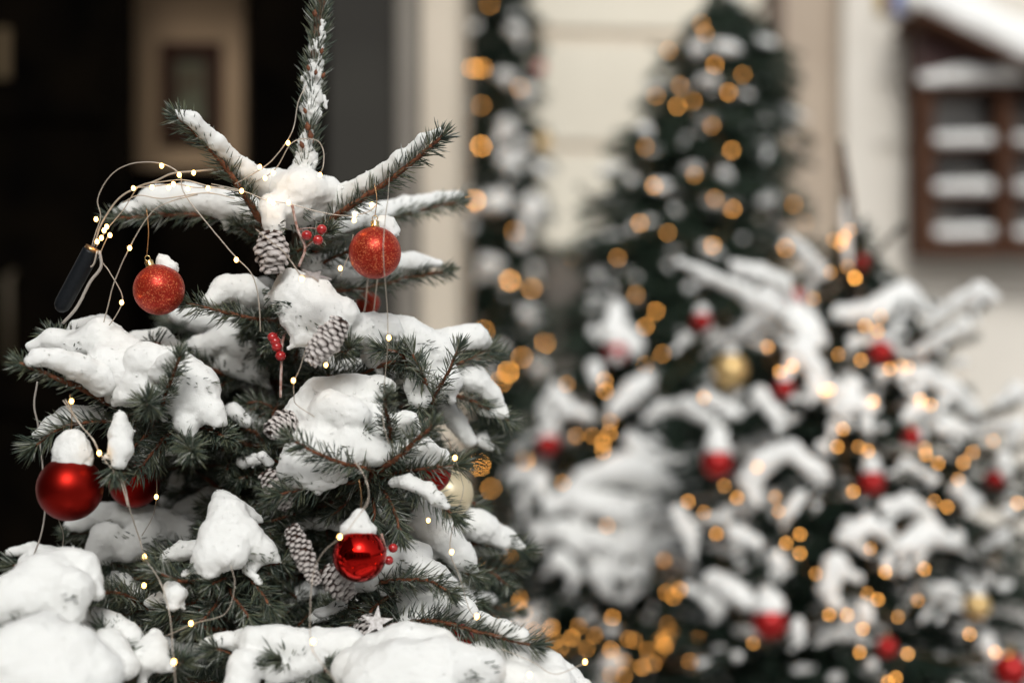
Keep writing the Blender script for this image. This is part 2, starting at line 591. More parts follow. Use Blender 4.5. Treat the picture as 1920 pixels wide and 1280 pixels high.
def snow(parent, d, spec, h=0.0023, flat=1.35, k=0.35, a1=0.14, a2=0.0015, m='snow', name='snow', dfun=None, sq=1.15, dy=0.0, grains=1.0, poke=1.0):
    """spec: chains 'x,y,r[,d] x,y,r[,d]; ...' in photo pixels, r in pixels too"""
    caps = []
    for ch in spec.split(';'):
        pts = []
        for w in ch.split():
            q = [float(t) for t in w.split(',')]
            dd = q[3] if len(q) > 3 else (dfun(q[0], q[1]) if dfun else d)
            pts.append((P(q[0], q[1], dd + dy), q[2] * dd / F))
        if len(pts) == 1:
            pts.append((pts[0][0] + np.array([0.002, 0, 0]), pts[0][1]))
        for (p, r), (q, s) in zip(pts, pts[1:]):
            caps.append((p, r, q, s))
    mr = max(max(c[1], c[3]) for c in caps)
    allp = np.array([c[i] for c in caps for i in (0, 2)])
    lo = allp.min(0) - mr * 1.45 - 3 * h
    hi = allp.max(0) + mr * 1.45 + 3 * h
    n = np.ceil((hi - lo) / h).astype(int) + 1
    while np.prod(n.astype(float)) > 2.2e6:
        h *= 1.15
        n = np.ceil((hi - lo) / h).astype(int) + 1
    X = (lo[0] + np.arange(n[0]) * h).astype(np.float32)[:, None, None]
    Y = (lo[1] + np.arange(n[1]) * h).astype(np.float32)[None, :, None]
    Z = (lo[2] + np.arange(n[2]) * h).astype(np.float32)[None, None, :]
    field = None
    kk = k * mr
    for p, r, q, s in caps:
        ba = (q - p).astype(np.float32)
        L2 = float(ba @ ba) + 1e-12
        t = np.clip(((X - p[0]) * ba[0] + (Y - p[1]) * ba[1] + (Z - p[2]) * ba[2]) / L2, 0, 1)
        dz = Z - (p[2] + t * ba[2])
        dz = np.where(dz < 0, dz * flat, dz)
        dd = np.sqrt((X - (p[0] + t * ba[0])) ** 2 + ((Y - (p[1] + t * ba[1])) * sq) ** 2 + dz ** 2) - (r + t * (s - r))
        if field is None:
            field = dd
        else:
            hh = np.clip(0.5 + 0.5 * (dd - field) / kk, 0, 1)
            field = dd * (1 - hh) + field * hh - kk * hh * (1 - hh)
    rm = np.mean([min(c[1], c[3]) for c in caps])
    field = field + vnoise(field.shape, max(3, mr * 0.9 / h)) * a1 * rm
    field = field + vnoise(field.shape, max(2, mr * 0.35 / h)) * a1 * rm * 0.25
    if m == 'snow':
        low = np.clip(-np.gradient(field, axis=2) / h * 1.4 + 0.25, 0, 1)
        field = field + low * (vnoise(field.shape, 0.007 / h) * min(0.0018, rm * 0.14) + vnoise(field.shape, max(1.5, 0.0038 / h)) * min(0.0014, rm * 0.10))
    field = field + vnoise(field.shape, 3.1) * a2 * 0.6 + vnoise(field.shape, 1.5) * a2 * 0.75
    field[0] = field[-1] = 1; field[:, 0] = field[:, -1] = 1; field[:, :, 0] = field[:, :, -1] = 1
    V, f = surface_nets(field, lo, h)
    if m == 'far_snow':
        return mesh(name, V, f, M[m], parent)
    return dress(name, V, f, parent, mr, grains, poke)


# ------------------------------------------------------------------ the setting: ground and buildings
def ground():
    mb = MB()
    mb.add([(-60, -40, 0), (60, -40, 0), (60, 80, 0), (-60, 80, 0)], [(0, 1, 2, 3)])
    g = mb.build("pavement", mat("trodden_snow", (0.62, 0.61, 0.60), 0.8, noise=(1.5, (0.30, 0.29, 0.28), 6), bump=(12, 0.7, 0.03)))
    tag(g, kind='structure')


ground()

M['plaster'] = mat("cream_plaster", (0.82, 0.77, 0.65), 0.85, noise=(1.1, (0.74, 0.69, 0.58), 5), bump=(60, 0.3, 0.004))
M['plaster_line'] = mat("joint_plaster", (0.66, 0.56, 0.45), 0.85, noise=(8, (0.72, 0.62, 0.50), 3))
M['stone_tan'] = mat("tan_stone", (0.42, 0.34, 0.265), 0.8, noise=(2, (0.48, 0.395, 0.31), 4), bump=(40, 0.3, 0.004))
M['stone_pale'] = mat("pale_stone", (0.68, 0.64, 0.57), 0.8, noise=(2, (0.74, 0.70, 0.63), 4), bump=(40, 0.3, 0.004))
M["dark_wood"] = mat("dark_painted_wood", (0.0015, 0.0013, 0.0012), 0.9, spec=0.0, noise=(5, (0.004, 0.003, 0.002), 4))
M['reveal_shade'] = mat("shaded_reveal", (0.040, 0.038, 0.034), 0.9, spec=0.1, noise=(2, (0.050, 0.048, 0.042), 4))  # shade of the door reveal put into the colour
M['taupe'] = mat("part_shaded_stone", (0.19, 0.17, 0.145), 0.8, noise=(3, (0.22, 0.20, 0.17), 4))  # half shade on the stone jamb put into the colour
M['jamb'] = mat("cream_stone", (0.62, 0.545, 0.44), 0.8, noise=(3, (0.67, 0.59, 0.48), 4))
M['brown'] = mat("brown_surface", (0.07, 0.045, 0.03), 0.7, noise=(6, (0.10, 0.065, 0.045), 4))
M['inner_wall'] = mat("ochre_inner_wall", (0.25, 0.168, 0.095), 0.85, noise=(2, (0.29, 0.195, 0.115), 4))
M['kiosk_wood'] = mat("red_brown_wood", (0.050, 0.020, 0.010), 0.7, spec=0.15, noise=(10, (0.075, 0.032, 0.016), 5), bump=(60, 0.4, 0.003))
M['glass'] = mat("window_glass", (0.03, 0.035, 0.035), 0.06)


def X(x, d): return (x - CX) * d / F
def Z(y, d): return CH - (y - CY) * d / F


# near facade on the left: a doorway with a room behind it
fd = 4.8
fac = empty("shop_building", (X(400, fd), fd, 0), "building with a dark grey door surround and an open black doorway", "building")
mb = MB()
mb.box(X(612, fd), X(742, fd), fd, fd + 0.35, 0, 5.5, 0, 0.01)
mb.build("door_surround", M['reveal_shade'], fac)
mb = MB()
mb.box(X(742.5, fd), X(790, fd), fd - 0.03, fd + 0.35, 0, 5.5, 0, 0.01)
mb.build("door_jamb", M['taupe'], fac)
mb = MB()
mb.box(X(790.5, fd), X(862, fd), fd - 0.06, fd + 1.9, 0, 5.5, 0, 0.012)
mb.build("corner_pier", M['jamb'], fac)
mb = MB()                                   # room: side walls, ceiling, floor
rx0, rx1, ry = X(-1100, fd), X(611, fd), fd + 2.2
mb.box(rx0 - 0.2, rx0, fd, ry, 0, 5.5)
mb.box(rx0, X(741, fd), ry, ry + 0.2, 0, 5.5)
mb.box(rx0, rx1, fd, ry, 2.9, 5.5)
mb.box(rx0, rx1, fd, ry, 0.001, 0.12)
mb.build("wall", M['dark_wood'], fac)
mb = MB()
mb.box(rx0, X(-480, fd), fd - 0.02, fd + 0.2, 0.12, 2.9)
mb.build("front_wall", M['jamb'], fac)
mb = MB()
mb.box(X(-479, fd), X(236, fd), fd + 0.06, fd + 0.12, 0.13, 2.89, 0, 0.008)
for a, b in ((-440, -130), (-90, 195)):
    for z0, z1 in ((0.3, 0.95), (1.05, 1.95), (2.05, 2.75)):
        mb.box(X(a, fd), X(b, fd), fd + 0.04, fd + 0.06, z0, z1, 0, 0.006)
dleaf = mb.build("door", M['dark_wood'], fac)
mb = MB()
add_tube(mb, [(X(20, fd), fd + 0.03, Z(690, fd)), (X(20, fd), fd - 0.02, Z(680, fd)), (X(20, fd), fd - 0.02, Z(520, fd)), (X(20, fd), fd + 0.03, Z(510, fd))], 0.012, 8)
mb.build("handle", mat("dull_brass", (0.06, 0.045, 0.025), 0.6, metal=0.3), dleaf, True)
mb = MB()
mb.box(X(-12, fd), X(12, fd), fd + 0.02, fd + 0.045, Z(145, fd), Z(50, fd), 0, 0.004)
mb.build("letter_plate", mat("bronze_plate", (0.085, 0.062, 0.036), 0.9, spec=0.05), dleaf)
mb = MB()
mb.box(X(150, 5.35), X(456, 5.35), 5.35, 5.45, 0.121, 2.89)
mb.build("inner_wall", M['inner_wall'], fac)
mb = MB()
mb.box(X(150, 5.3), X(457, 5.3), 5.25, 5.345, 0.13, Z(318, 5.3), 0, 0.006)
for a, b in ((165, 300), (312, 445)):
    mb.box(X(a, 5.3), X(b, 5.3), 5.235, 5.25, 0.3, Z(345, 5.3), 0, 0.006)
mb.build("wainscot", M['dark_wood'], fac)
mb = MB()
mb.box(X(458, fd), X(611, fd), fd + 0.10, fd + 0.15, 0.13, 2.89, 0, 0.008)
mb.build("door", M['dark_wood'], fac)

pic = empty("framed_picture", P(355, 160, 5.34), "brown framed picture hanging on the ochre wall inside the doorway", "picture")
px0, px1, pz0, pz1 = X(298, 5.3), X(413, 5.3), Z(262, 5.3), Z(78, 5.3)
mb = MB()
for a in ((px0, px1, pz1 - .055, pz1), (px0, px1, pz0, pz0 + .055), (px0, px0 + .055, pz0 + .055, pz1 - .055), (px1 - .055, px1, pz0 + .055, pz1 - .055)):
    mb.box(a[0], a[1], 5.31, 5.348, a[2], a[3])
mb.build("frame", mat("picture_frame", (0.022, 0.008, 0.004), 0.7, spec=0.1), pic)
mb = MB()
mb.box(px0 + .056, px1 - .056, 5.33, 5.345, pz0 + .056, pz1 - .056)
mb.build("canvas", mat("faded_picture", (0.055, 0.04, 0.025), 0.8, spec=0.1, noise=(9, (0.085, 0.09, 0.06), 2)), pic)

# far facade: cream wall with joints, tan pilaster, pale pilaster
wd = 7.6
wall = empty("stone_building", (X(1400, wd), wd, 0), "cream plastered facade with wide horizontal joints and stone pilasters", "building")
mb = MB()
sl = 0.10                                   # the facade runs slightly away towards the right
def wbox(mb, x0, x1, y0, y1, z0, z1, m=0):
    V = []
    for z in (z0, z1):
        for x, y in ((x0, y0), (x1, y0), (x1, y1), (x0, y1)):
            V.append((x, y + sl * (x - X(1020, wd)), z))
    mb.add(V, [(0, 3, 2, 1), (4, 5, 6, 7), (0, 1, 5, 4), (1, 2, 6, 5), (2, 3, 7, 6), (3, 0, 4, 7)], m)
edges = [0.0, 0.62, 1.02] + [Z(y, wd) for y in (560, 292, 58, -180, -420, -660)]
edges[2] = Z(561, wd)
for a, b in ((0.0, Z(575, wd)), (Z(560, wd), Z(284, wd)), (Z(266, wd), Z(76, wd)), (Z(52, wd), Z(-170, wd)), (Z(-190, wd), 6.5)):
    wbox(mb, X(500, wd), X(1440, wd), wd, wd + 0.5, a, b)
mb.build("wall", M['plaster'], wall)
mb = MB()
for y in (567.5, 275, 64, -180):
    wbox(mb, X(500, wd), X(1440, wd), wd + 0.03, wd + 0.45, Z(y + 12, wd), Z(y - 12, wd))
mb.build("joint", M['plaster_line'], wall)
mb = MB()  # plain brown strip standing slightly proud of the wall
wbox(mb, X(1440.5, wd), X(1474, wd), wd - 0.05, wd + 0.5, 0, 6.5)
mb.build("brown_strip", M['brown'], wall)
mb = MB()
wbox(mb, X(1474.5, wd), X(1582, wd), wd - 0.02, wd + 0.5, Z(272, wd), 6.5)
wbox(mb, X(1474.5, wd), X(1582, wd), wd - 0.06, wd + 0.5, 0, Z(273, wd))
mb.build("pilaster", M['stone_tan'], wall)
mb = MB()
wbox(mb, X(1582.5, wd), X(1640, wd), wd - 0.14, wd + 0.5, 0, 6.5)
for a, b in ((0, 560), (556, 292), (268, 172), (146, -60), (-84, -400)):
    wbox(mb, X(1640.5, wd), X(2700, wd), wd - 0.12, wd + 0.5, 0 if a == 0 else Z(a, wd), Z(b, wd))
wbox(mb, X(1640.5, wd), X(2700, wd), wd - 0.09, wd + 0.5, Z(-400, wd), 6.5)
wbox(mb, X(1640.5, wd), X(2700, wd), wd - 0.09, wd + 0.45, Z(558, wd), Z(280, wd))
wbox(mb, X(1640.5, wd), X(2700, wd), wd - 0.10, wd + 0.45, Z(285, wd), Z(-380, wd))
mb.build("pilaster", M['stone_pale'], wall)
mb = MB()                                   # a darker grey-brown panel low in the wall between the trees
wbox(mb, X(1010, wd), X(1130, wd), wd - 0.04, wd + 0.1, 0.0, Z(470, wd))
mb.build("low_dark_panel", mat("grey_panel", (0.10, 0.085, 0.075), 0.7, noise=(3, (0.14, 0.12, 0.10), 3)), wall)

# blue and yellow sign
sg = empty("wall_sign", P(1688, 5, 7.64), "small blue sign with a yellow edge fixed high on the pale pilaster", "sign")
mb = MB()
mb.box(X(1668, 7.64), X(1715, 7.64), 7.63, 7.66, Z(24, 7.64), Z(-60, 7.64), 0, 0.004)
mb.build("panel", mat("blue_enamel", (0.10, 0.15, 0.38), 0.4), sg)
mb = MB()
mb.box(X(1644, 7.64), X(1667, 7.64), 7.63, 7.66, Z(24, 7.64), Z(-60, 7.64), 0, 0.004)
mb.build("edge_strip", mat("yellow_enamel", (0.34, 0.22, 0.04), 0.5), sg)

# wooden display case with snow on its roof and shelves
kd = 7.42
ks = empty("display_case", P(1820, 480, kd), "red brown wooden display case with a snowy pitched roof on a pale wall", "display case")
mb = MB()
for a, b in ((1722, 1752), (1872, 1902)):
    mb.box(X(a, kd), X(b, kd), kd, kd + 0.22, Z(478, kd), Z(168, kd), 0, 0.006)
mb.box(X(2030, kd), X(2058, kd), kd, kd + 0.22, Z(478, kd), Z(168, kd), 0, 0.006)
mb.box(X(1753, kd), X(1871, kd), kd + 0.005, kd + 0.22, Z(478, kd), Z(455, kd), 0, 0.004)
mb.box(X(1903, kd), X(2029, kd), kd + 0.005, kd + 0.22, Z(478, kd), Z(455, kd), 0, 0.004)
mb.box(X(1715, kd), X(2065, kd), kd - 0.02, kd + 0.24, Z(167, kd), Z(150, kd), 0, 0.004)
mb.build("frame", M['kiosk_wood'], ks)
mb = MB()
for a in (1753, 1903):
    mb.box(X(a, kd), X(a + 118 + (8 if a > 1800 else 0), kd), kd + 0.17, kd + 0.22, Z(454, kd), Z(168, kd))
mb.build("back_pane", mat("case_glass", (0.20, 0.185, 0.165), 0.3, noise=(6, (0.03, 0.03, 0.032), 1)), ks)
for y in (279, 369, 453):
    for a in (1753, 1903):
        mb = MB()
        mb.box(X(a, kd), X(a + 118, kd), kd + 0.03, kd + 0.168, Z(y, kd), Z(y - 8, kd), 0, 0.002)
        s_ = mb.build("shelf", M['kiosk_wood'], ks)
        snow(s_, kd + 0.09, f"{a+8},{y-17},11 {a+108},{y-18},13", h=0.008, flat=1.0, a2=0.002, m='far_snow')
mb = MB()
V = [(X(1722, kd), kd - 0.02, Z(149, kd)), (X(2058, kd), kd - 0.02, Z(149, kd)), (X(1722, kd), kd - 0.02, Z(62, kd)), (X(1722, kd), kd + .22, Z(149, kd)), (X(2058, kd), kd + .22, Z(149, kd)), (X(1722, kd), kd + .22, Z(62, kd))]
mb.T.append(np.array([(0, 1, 2), (5, 4, 3)])); mb.mt.append(np.zeros(2)); mb.add(V, [(0, 2, 5, 3), (1, 4, 5, 2), (0, 3, 4, 1)])
gb = mb.build("gable", mat("dark_red_boards", (0.045, 0.012, 0.010), 0.6), ks)
snow(gb, kd, "1735,150,15 1810,143,20 1890,143,17 1980,143,18", h=0.008, m='far_snow')
mb = MB()
V = []
for yy in (kd - 0.2, kd + 0.3):
    V += [(X(1700, kd), yy, Z(42, kd)), (X(2080, kd), yy, Z(222, kd)), (X(2080, kd), yy, Z(208, kd)), (X(1700, kd), yy, Z(28, kd))]
mb.add(V, [(0, 1, 2, 3), (7, 6, 5, 4), (0, 4, 5, 1), (1, 5, 6, 2), (2, 6, 7, 3), (3, 7, 4, 0)])
rf = mb.build("roof", M['kiosk_wood'], ks)
snow(rf, kd - 0.08, "1732,0,38 1820,42,40 1920,90,44 2040,150,40; 1742,5,36,7.60 1820,42,40,7.60 1920,90,44,7.60 2040,150,40,7.60", h=0.010, flat=1.1, a1=0.08, m='far_snow')

# building added behind the camera to give the shiny bauble something to reflect
ob = empty("reflection_building", (0, -9, 0), "dark town house across the street seen mirrored in the shiny bauble", "building")
mb = MB()
mb.box(-14, 14, -9.6, -9.0, 0, 5.2)
mb.build("wall", M['stone_tan'], ob)
for i in range(9):
    mb = MB()
    mb.box(-12 + i * 2.9, -10.6 + i * 2.9, -9.0, -8.96, 1.0, 3.6)
    mb.build("window", M['glass'], ob)


nb_ = empty("side_sky_blocker", (-3.6, -2, 0), "dark house-shaped block added unseen on the left to hold back sky light", "building")  # added out of view: cuts sky light from the left, darkens bauble edges
mb = MB()
mb.box(-5.0, -3.6, -7.5, 3.6, 0, 8.0)
mb.build("wall", M['brown'], nb_)
for i in range(4):
    mb = MB()
    mb.box(-3.6, -3.56, -6.8 + i * 2.6, -5.6 + i * 2.6, 1.0, 2.8)
    mb.build("window", M['glass'], nb_)


# ------------------------------------------------------------------ ornaments
def bauble(x, y, d, r, m, label, sn=None, cap=True, up=30, group=None, tilt=0.0, far=False, cat="bauble", name="bauble", dz=0.0):
    """r in photo pixels; sn: snow chain in offsets from the ball's centre; up: length of the hanger in pixels"""
    c = P(x, y, d)
    R = r * d / F
    o = empty(name, c, label, cat, group)
    mb = MB()
    add_sphere(mb, c, R, 24 if far else 64, 14 if far else 40)
    mb.build("ball", M[m], o, True)
    if cap:
        mb = MB()
        ax = np.array([math.sin(tilt), 0, math.cos(tilt)])
        b = c + ax * R * 0.96
        prof = [(0, .17), (.05, .19), (.10, .165), (.24, .165), (.27, .14), (.285, .02)]
        add_tube(mb, [b + ax * R * z for z, _ in prof], np.array([q for _, q in prof]) * R, 12)
        t = np.linspace(0, 2 * math.pi, 17)
        ring = [b + ax * R * (0.36 + 0.10 * math.cos(a)) + np.array([math.cos(tilt), 0, -math.sin(tilt)]) * R * 0.10 * math.sin(a) for a in t]
        add_tube(mb, ring, R * 0.02, 6)
        mb.build("cap", M['gold'], o, True)
        mb = MB()
        top = b + ax * R * 0.45
        add_tube(mb, catmull([top, top + np.array([0.002, 0, up * 0.5 * d / F]), top + np.array([-0.001, 0.003, up * d / F])], 0.004), 0.0005, 5)
        mb.build("hanger", M['copper'], o, True)
    if sn:
        s = ';'.join(' '.join(f"{x + float(w.split(',')[0])},{y + float(w.split(',')[1])},{w.split(',')[2]}" for w in ch.split()) for ch in sn.split(';'))
        snow(o, d + dz, s, poke=0, h=0.006 if far else 0.0019, flat=1.0, a1=0.10, m='far_snow' if far else 'snow')
    return o


def cone(x, y, d, L, W, ang, label, yaw=0.0, white=1.0, group="frosted pine cones on the front fir", n=60):
    """hanging cone: L, W in pixels; ang turns its tip in the picture plane (0 = tip down)"""
    c = P(x, y, d)
    s = d / F
    L, W = L * s * 0.95, W * s * 0.88
    ax = norm(np.array([math.sin(ang) * math.cos(yaw), -math.sin(yaw), -math.cos(ang) * math.cos(yaw)]))
    u = norm(np.cross(ax, [0.1, 1, 0.2]))
    v = np.cross(ax, u)
    o = empty("pine_cone", c - ax * L / 2, label, "pine cone", group)
    mb = MB()
    prof = [(0, .25), (.15, .55), (.4, .75), (.7, .62), (.9, .35), (1, .08)]
    add_tube(mb, [c - ax * L / 2 + ax * L * z for z, _ in prof], np.array([q for _, q in prof]) * W * 0.42, 12)
    mb.build("core", M['trunk'], o, True)
    V, Q, A = [], [], []
    k = 0
    for i in range(n):
        z = (i + 0.5) / n
        th = i * 2.39996 + rng.normal() * 0.10
        jl, jw, jt = rng.uniform(0.8, 1.18), rng.uniform(0.85, 1.12), rng.uniform(0.55, 1.0)
        e = math.sin(math.pi * min(1, 0.10 + z * 0.86)) ** 0.75
        rad = norm(u * math.cos(th) + v * math.sin(th))
        tan = np.cross(ax, rad)
        base = c - ax * L / 2 + ax * L * (z - 0.03) + rad * W * 0.14 * e
        out = norm(rad * (1.0 - 0.35 * z) + ax * (0.12 + 0.55 * z))
        nn = np.cross(out, tan)
        sl_, sw = W * 0.40 * (0.45 + 0.55 * e), W * 0.215 * (0.45 + 0.55 * e) * (60 / n) ** 0.5
        sl_, sw = sl_ * jl, sw * jw
        rows = [(0, .45, 0, 0.0), (.45, .95, .03, 0.25), (.8, 1.0, .10, 0.85), (1.0, .62, .20, 1.0)]
        for t, wd_, cu, tp in rows:
            for sgn in (-1, -0.4, 0.4, 1):
                q = base + out * sl_ * (t - 0.14 * abs(sgn) ** 2 * t) + tan * sw * wd_ * sgn + nn * sl_ * (cu - 0.14 * (1 - sgn * sgn))
                V.append(q); A.append(tp * white * jt)
        for t, wd_, cu, tp in rows:
            for sgn in (-1, -0.4, 0.4, 1):
                q = base + out * sl_ * (t * 0.97 - 0.14 * abs(sgn) ** 2 * t) + tan * sw * wd_ * sgn * 0.96 + nn * sl_ * (cu - 0.14 * (1 - sgn * sgn) - 0.16)
                V.append(q); A.append(tp * white * 0.8)
        for b in (0, 16):
            for a in range(3):
                for j in range(3):
                    f = (k + b + a * 4 + j, k + b + a * 4 + j + 1, k + b + a * 4 + 5 + j, k + b + a * 4 + 4 + j)
                    Q.append(f if b == 0 else f[::-1])
        for a in range(3):
            Q.append((k + a * 4, k + a * 4 + 4, k + 16 + a * 4 + 4, k + 16 + a * 4))
            Q.append((k + a * 4 + 3, k + 16 + a * 4 + 3, k + 16 + a * 4 + 7, k + a * 4 + 7))
        for j in range(3):
            Q.append((k + 12 + j, k + 13 + j, k + 29 + j, k + 28 + j))
        k += 32
    mesh("scales", V, np.array(Q), M['cone'], o, True, attr=A)
    return o


def berries(spots, d, stem_pts, r, label):
    c = P(stem_pts[-1][0], stem_pts[-1][1], d)
    o = empty("berry_sprig", c, label, "berries")
    st = MB()
    add_tube(st, catmull([P(a, b, d) for a, b in stem_pts], 0.005), 0.0016, 7)
    for (x, y) in spots:
        e = P(x, y, d - 0.004)
        mid = min(stem_pts, key=lambda q: (q[0] - x) ** 2 + (q[1] - y) ** 2)
        add_tube(st, [e, (e + P(mid[0], mid[1], d)) / 2 + np.array([0, 0.004, 0.002]), P(mid[0], mid[1], d)], 0.0007, 5)
    st.build("stem", M['stem'], o, True)
    for (x, y) in spots:
        mb = MB()
        add_sphere(mb, P(x, y, d - 0.004), r * d / F, 20, 12, 0, 0.95)
        mb.build("berry", M['berry'], o, True)
    return o


def star(x, y, d, r, m, label, ax, up):
    c = P(x, y, d)
    R = r * d / F
    nrm = norm(np.array(ax, float))
    u = norm(np.array(up, float) - nrm * (np.array(up, float) @ nrm))
    v = np.cross(nrm, u)
    V, Q = [], []
    for s_ in (-1, 1):
        V.append(c + nrm * s_ * R * 0.09)
        for i in range(10):
            q = R if i % 2 == 0 else R * 0.36
            a = i * math.pi / 5
            V.append(c + (u * math.cos(a) + v * math.sin(a)) * q + nrm * s_ * R * 0.055)
    T = [(0, 1 + (i + 1) % 10, 1 + i) for i in range(10)] + [(11, 12 + i, 12 + (i + 1) % 10) for i in range(10)]
    mb = MB()
    mb.T.append(np.array(T)); mb.mt.append(np.zeros(20))
    mb.add(V, [(1 + i, 1 + (i + 1) % 10, 12 + (i + 1) % 10, 12 + i) for i in range(10)])
    o = mb.build("star_ornament", M[m])
    tag(o, label, "star ornament")
    return o


# ------------------------------------------------------------------ the front fir
TX, TD = float(P(540, 0, 1.76)[0]), 1.76
tree = empty("fir_tree", (TX, TD, 0), "sharp snow covered fir in front at left with fairy lights and red baubles", "fir tree")
mb = MB()
trunk_pts = [np.array([TX, TD, 0.0]), np.array([TX, TD, 0.6]), P(530, 900, 1.76), P(540, 700, 1.75), P(552, 520, 1.70), P(566, 400, 1.65), P(576, 300, 1.625), P(583, 200, 1.62), P(592, 100, 1.62), P(600, 20, 1.62), P(606, -60, 1.62)]
tp = catmull(trunk_pts, 0.01)
hgt = (tp[:, 2] - 0) / 1.75
add_tube(mb, tp + rng.normal(size=tp.shape) * 0.0008, 0.0265 - 0.0215 * np.clip(hgt, 0, 1) ** 0.8, 12)
mb.build("trunk", M['trunk'], tree, True)

TW = []


def branch(d, pts, sn=None, L=0.023, dens=1750, linkup=True, start=0.0, r=0.00070, stem=0.0022, amin=35, amax=78, **kw):
    """one fir branch (photo pixels 'x,y[,d]'), its stem running back to the trunk; snow is its sub-part"""
    q = []
    for w in pts.split():
        a = [float(t) for t in w.split(',')]
        q.append(P(a[0], a[1], a[2] if len(a) > 2 else d))
    mb = MB()
    twig_geo(mb, q, L, dens, r, stem, start, amin=amin, amax=amax)
    if linkup:
        z = min(q[0][2] + 0.0, 1.5)
        a = q[0]
        tr = np.array([TX, TD, a[2] - 0.03 - 0.15 * abs(a[0] - TX)])
        mid = (a + tr) / 2 + np.array([0, 0, -0.012])
        twig_geo(mb, [tr, mid, a], L, dens * 0.75, r, stem * 1.5, 0.12, tuft=False)
    b = mb.build("branch", [M['bark'], M['needle']], tree, True)
    if sn:
        snow(b, d, ';'.join(fingers(c_, 0.7, 0.3, 1.35, 22) for c_ in sn.split(';')), **kw)
    TW.append(b)
    return b


# leader
b = branch(1.62, "570,335 577,280 583,210 590,130 598,60 606,-50", linkup=False, L=0.025, dens=4200, stem=0.0056, amin=22, amax=62)
for ch in ("565,330,27 571,305,18 574,285,17 575,268,14 580,250,11", "578,232,12 583,205,17 586,180,16 586,160,13 589,140,15 592,118,14", "591,106,9 593,90,13 598,75,11 600,58,11 603,42,6", "612,200,4 608,180,5", "568,150,4 572,138,4"):
    snow(b, 1.6175, ch, h=0.0015, a1=0.32, a2=0.0024, flat=1.0, poke=0, sq=1.5)
for x, y, r_ in ((578, 128, 4), (592, 136, 4), (606, 142, 4), (577, 238, 6), (582, 254, 6), (572, 208, 4), (603, 96, 4), (566, 272, 5), (590, 26, 5)):
    mb = MB()
    c_ = P(x, y, 1.605)
    add_tube(mb, [c_ + np.array([(x - 586) * 6e-5 * t, 0, t * r_ * 1.6 / F]) for t in (-1.2, -0.6, 0.2, 0.9, 1.7)], np.array([0.4, 0.85, 1.0, 0.6, 0.1]) * r_ * 1.6 / F, 7)
    mb.build("bud", M['bark'], b, True)

# top whorl
branch(1.60, "508,440,1.63 470,385,1.60 420,310,1.57 375,258,1.55 332,218,1.53", "548,375,42,1.63 505,352,30,1.61 455,318,19,1.58 405,268,16,1.55 360,225,14,1.53 328,212,9,1.525", linkup=False, stem=0.0036, L=0.023, a1=0.05, sq=1.5, dy=0.006, poke=0)
branch(1.60, "575,445,1.64 630,405,1.61 690,365,1.59 760,315,1.57 830,255,1.55", "590,370,42,1.63 640,372,24,1.61 690,345,19,1.59 750,300,14,1.57 795,262,11,1.56 824,246,8,1.55", linkup=False, stem=0.0036, L=0.023, a1=0.05, sq=1.5, dy=0.006, poke=0)
branch(1.66, "525,450,1.66 480,428,1.67 420,408,1.68 330,402,1.68 250,408,1.68 212,410,1.68", "545,400,40,1.65 480,400,30,1.67 420,385,29,1.67 350,375,31,1.68 290,376,27,1.68 240,392,12,1.68 218,398,8,1.68", linkup=False, stem=0.0034, a1=0.08, sq=1.4, dy=0.006, poke=0)
branch(1.74, "590,470,1.68 650,430,1.72 730,408,1.76 800,392,1.80 862,378,1.82", "610,425,30,1.68 680,405,22,1.73 760,388,20,1.78 820,374,14,1.81 862,367,10,1.82", linkup=False, stem=0.003, a1=0.08, sq=1.4, dy=0.006, poke=0)
branch(1.72, "600,545,1.69 680,540,1.72 760,522,1.74 835,508,1.75", "590,500,26,1.69 650,505,34,1.72 720,500,30,1.74 780,494,20,1.745 822,494,9,1.75", stem=0.003)
branch(1.72, "560,440,1.70 600,420,1.78 640,400,1.86", None, linkup=False)
snow(tree, 1.61, "520,350,34,1.62 565,360,42,1.60 610,365,36,1.62;545,390,38,1.60 505,385,22,1.58;512,400,24,1.575 514,425,18,1.57 516,440,15,1.57;560,400,30,1.61 590,400,28,1.62", a1=0.12)
branch(1.60, "520,500,1.70 560,470,1.62 620,430,1.58", None, L=0.020)
branch(1.66, "530,480,1.72 470,440,1.66 450,425,1.64", None, L=0.020)
branch(1.66, "560,520,1.70 610,490,1.68 660,468,1.66", None, L=0.020)
# second row: mid left twig, star mound, right limb
branch(1.60, "520,600,1.68 480,598,1.62 420,585,1.60 348,568,1.58", "395,565,18,1.60 425,545,28,1.61 460,548,32,1.62 490,560,24,1.64", stem=0.0026)
branch(1.60, "560,640,1.66 600,630,1.58 640,660,1.54 660,650,1.52", "548,535,32,1.57 560,565,46,1.56 585,555,42,1.56;590,590,52,1.55 640,590,36,1.56;560,600,36,1.55 570,632,22,1.54;620,625,34,1.54 625,655,14,1.53;670,620,34,1.58 720,618,34,1.60")
branch(1.60, "700,690,1.62 740,680,1.60 775,690,1.57 800,720,1.56 770,655,1.56", None, linkup=True, start=0.1)
branch(1.58, "780,700,1.62 765,680,1.58 745,660,1.56 715,655,1.55", None, linkup=False)
branch(1.66, "700,690,1.66 780,690,1.66 860,680,1.66 920,655,1.68", "700,620,34,1.62 760,635,40,1.63 810,665,46,1.64;850,640,28,1.66 890,635,24,1.67 910,645,14,1.68;800,700,42,1.64 830,720,36,1.64;740,655,30,1.62 700,665,26,1.62;800,645,28,1.66 880,625,14,1.69", stem=0.003)
branch(1.62, "810,770,1.64 815,740,1.60 840,700,1.57 860,650,1.56", None, L=0.021, dens=900, linkup=False)
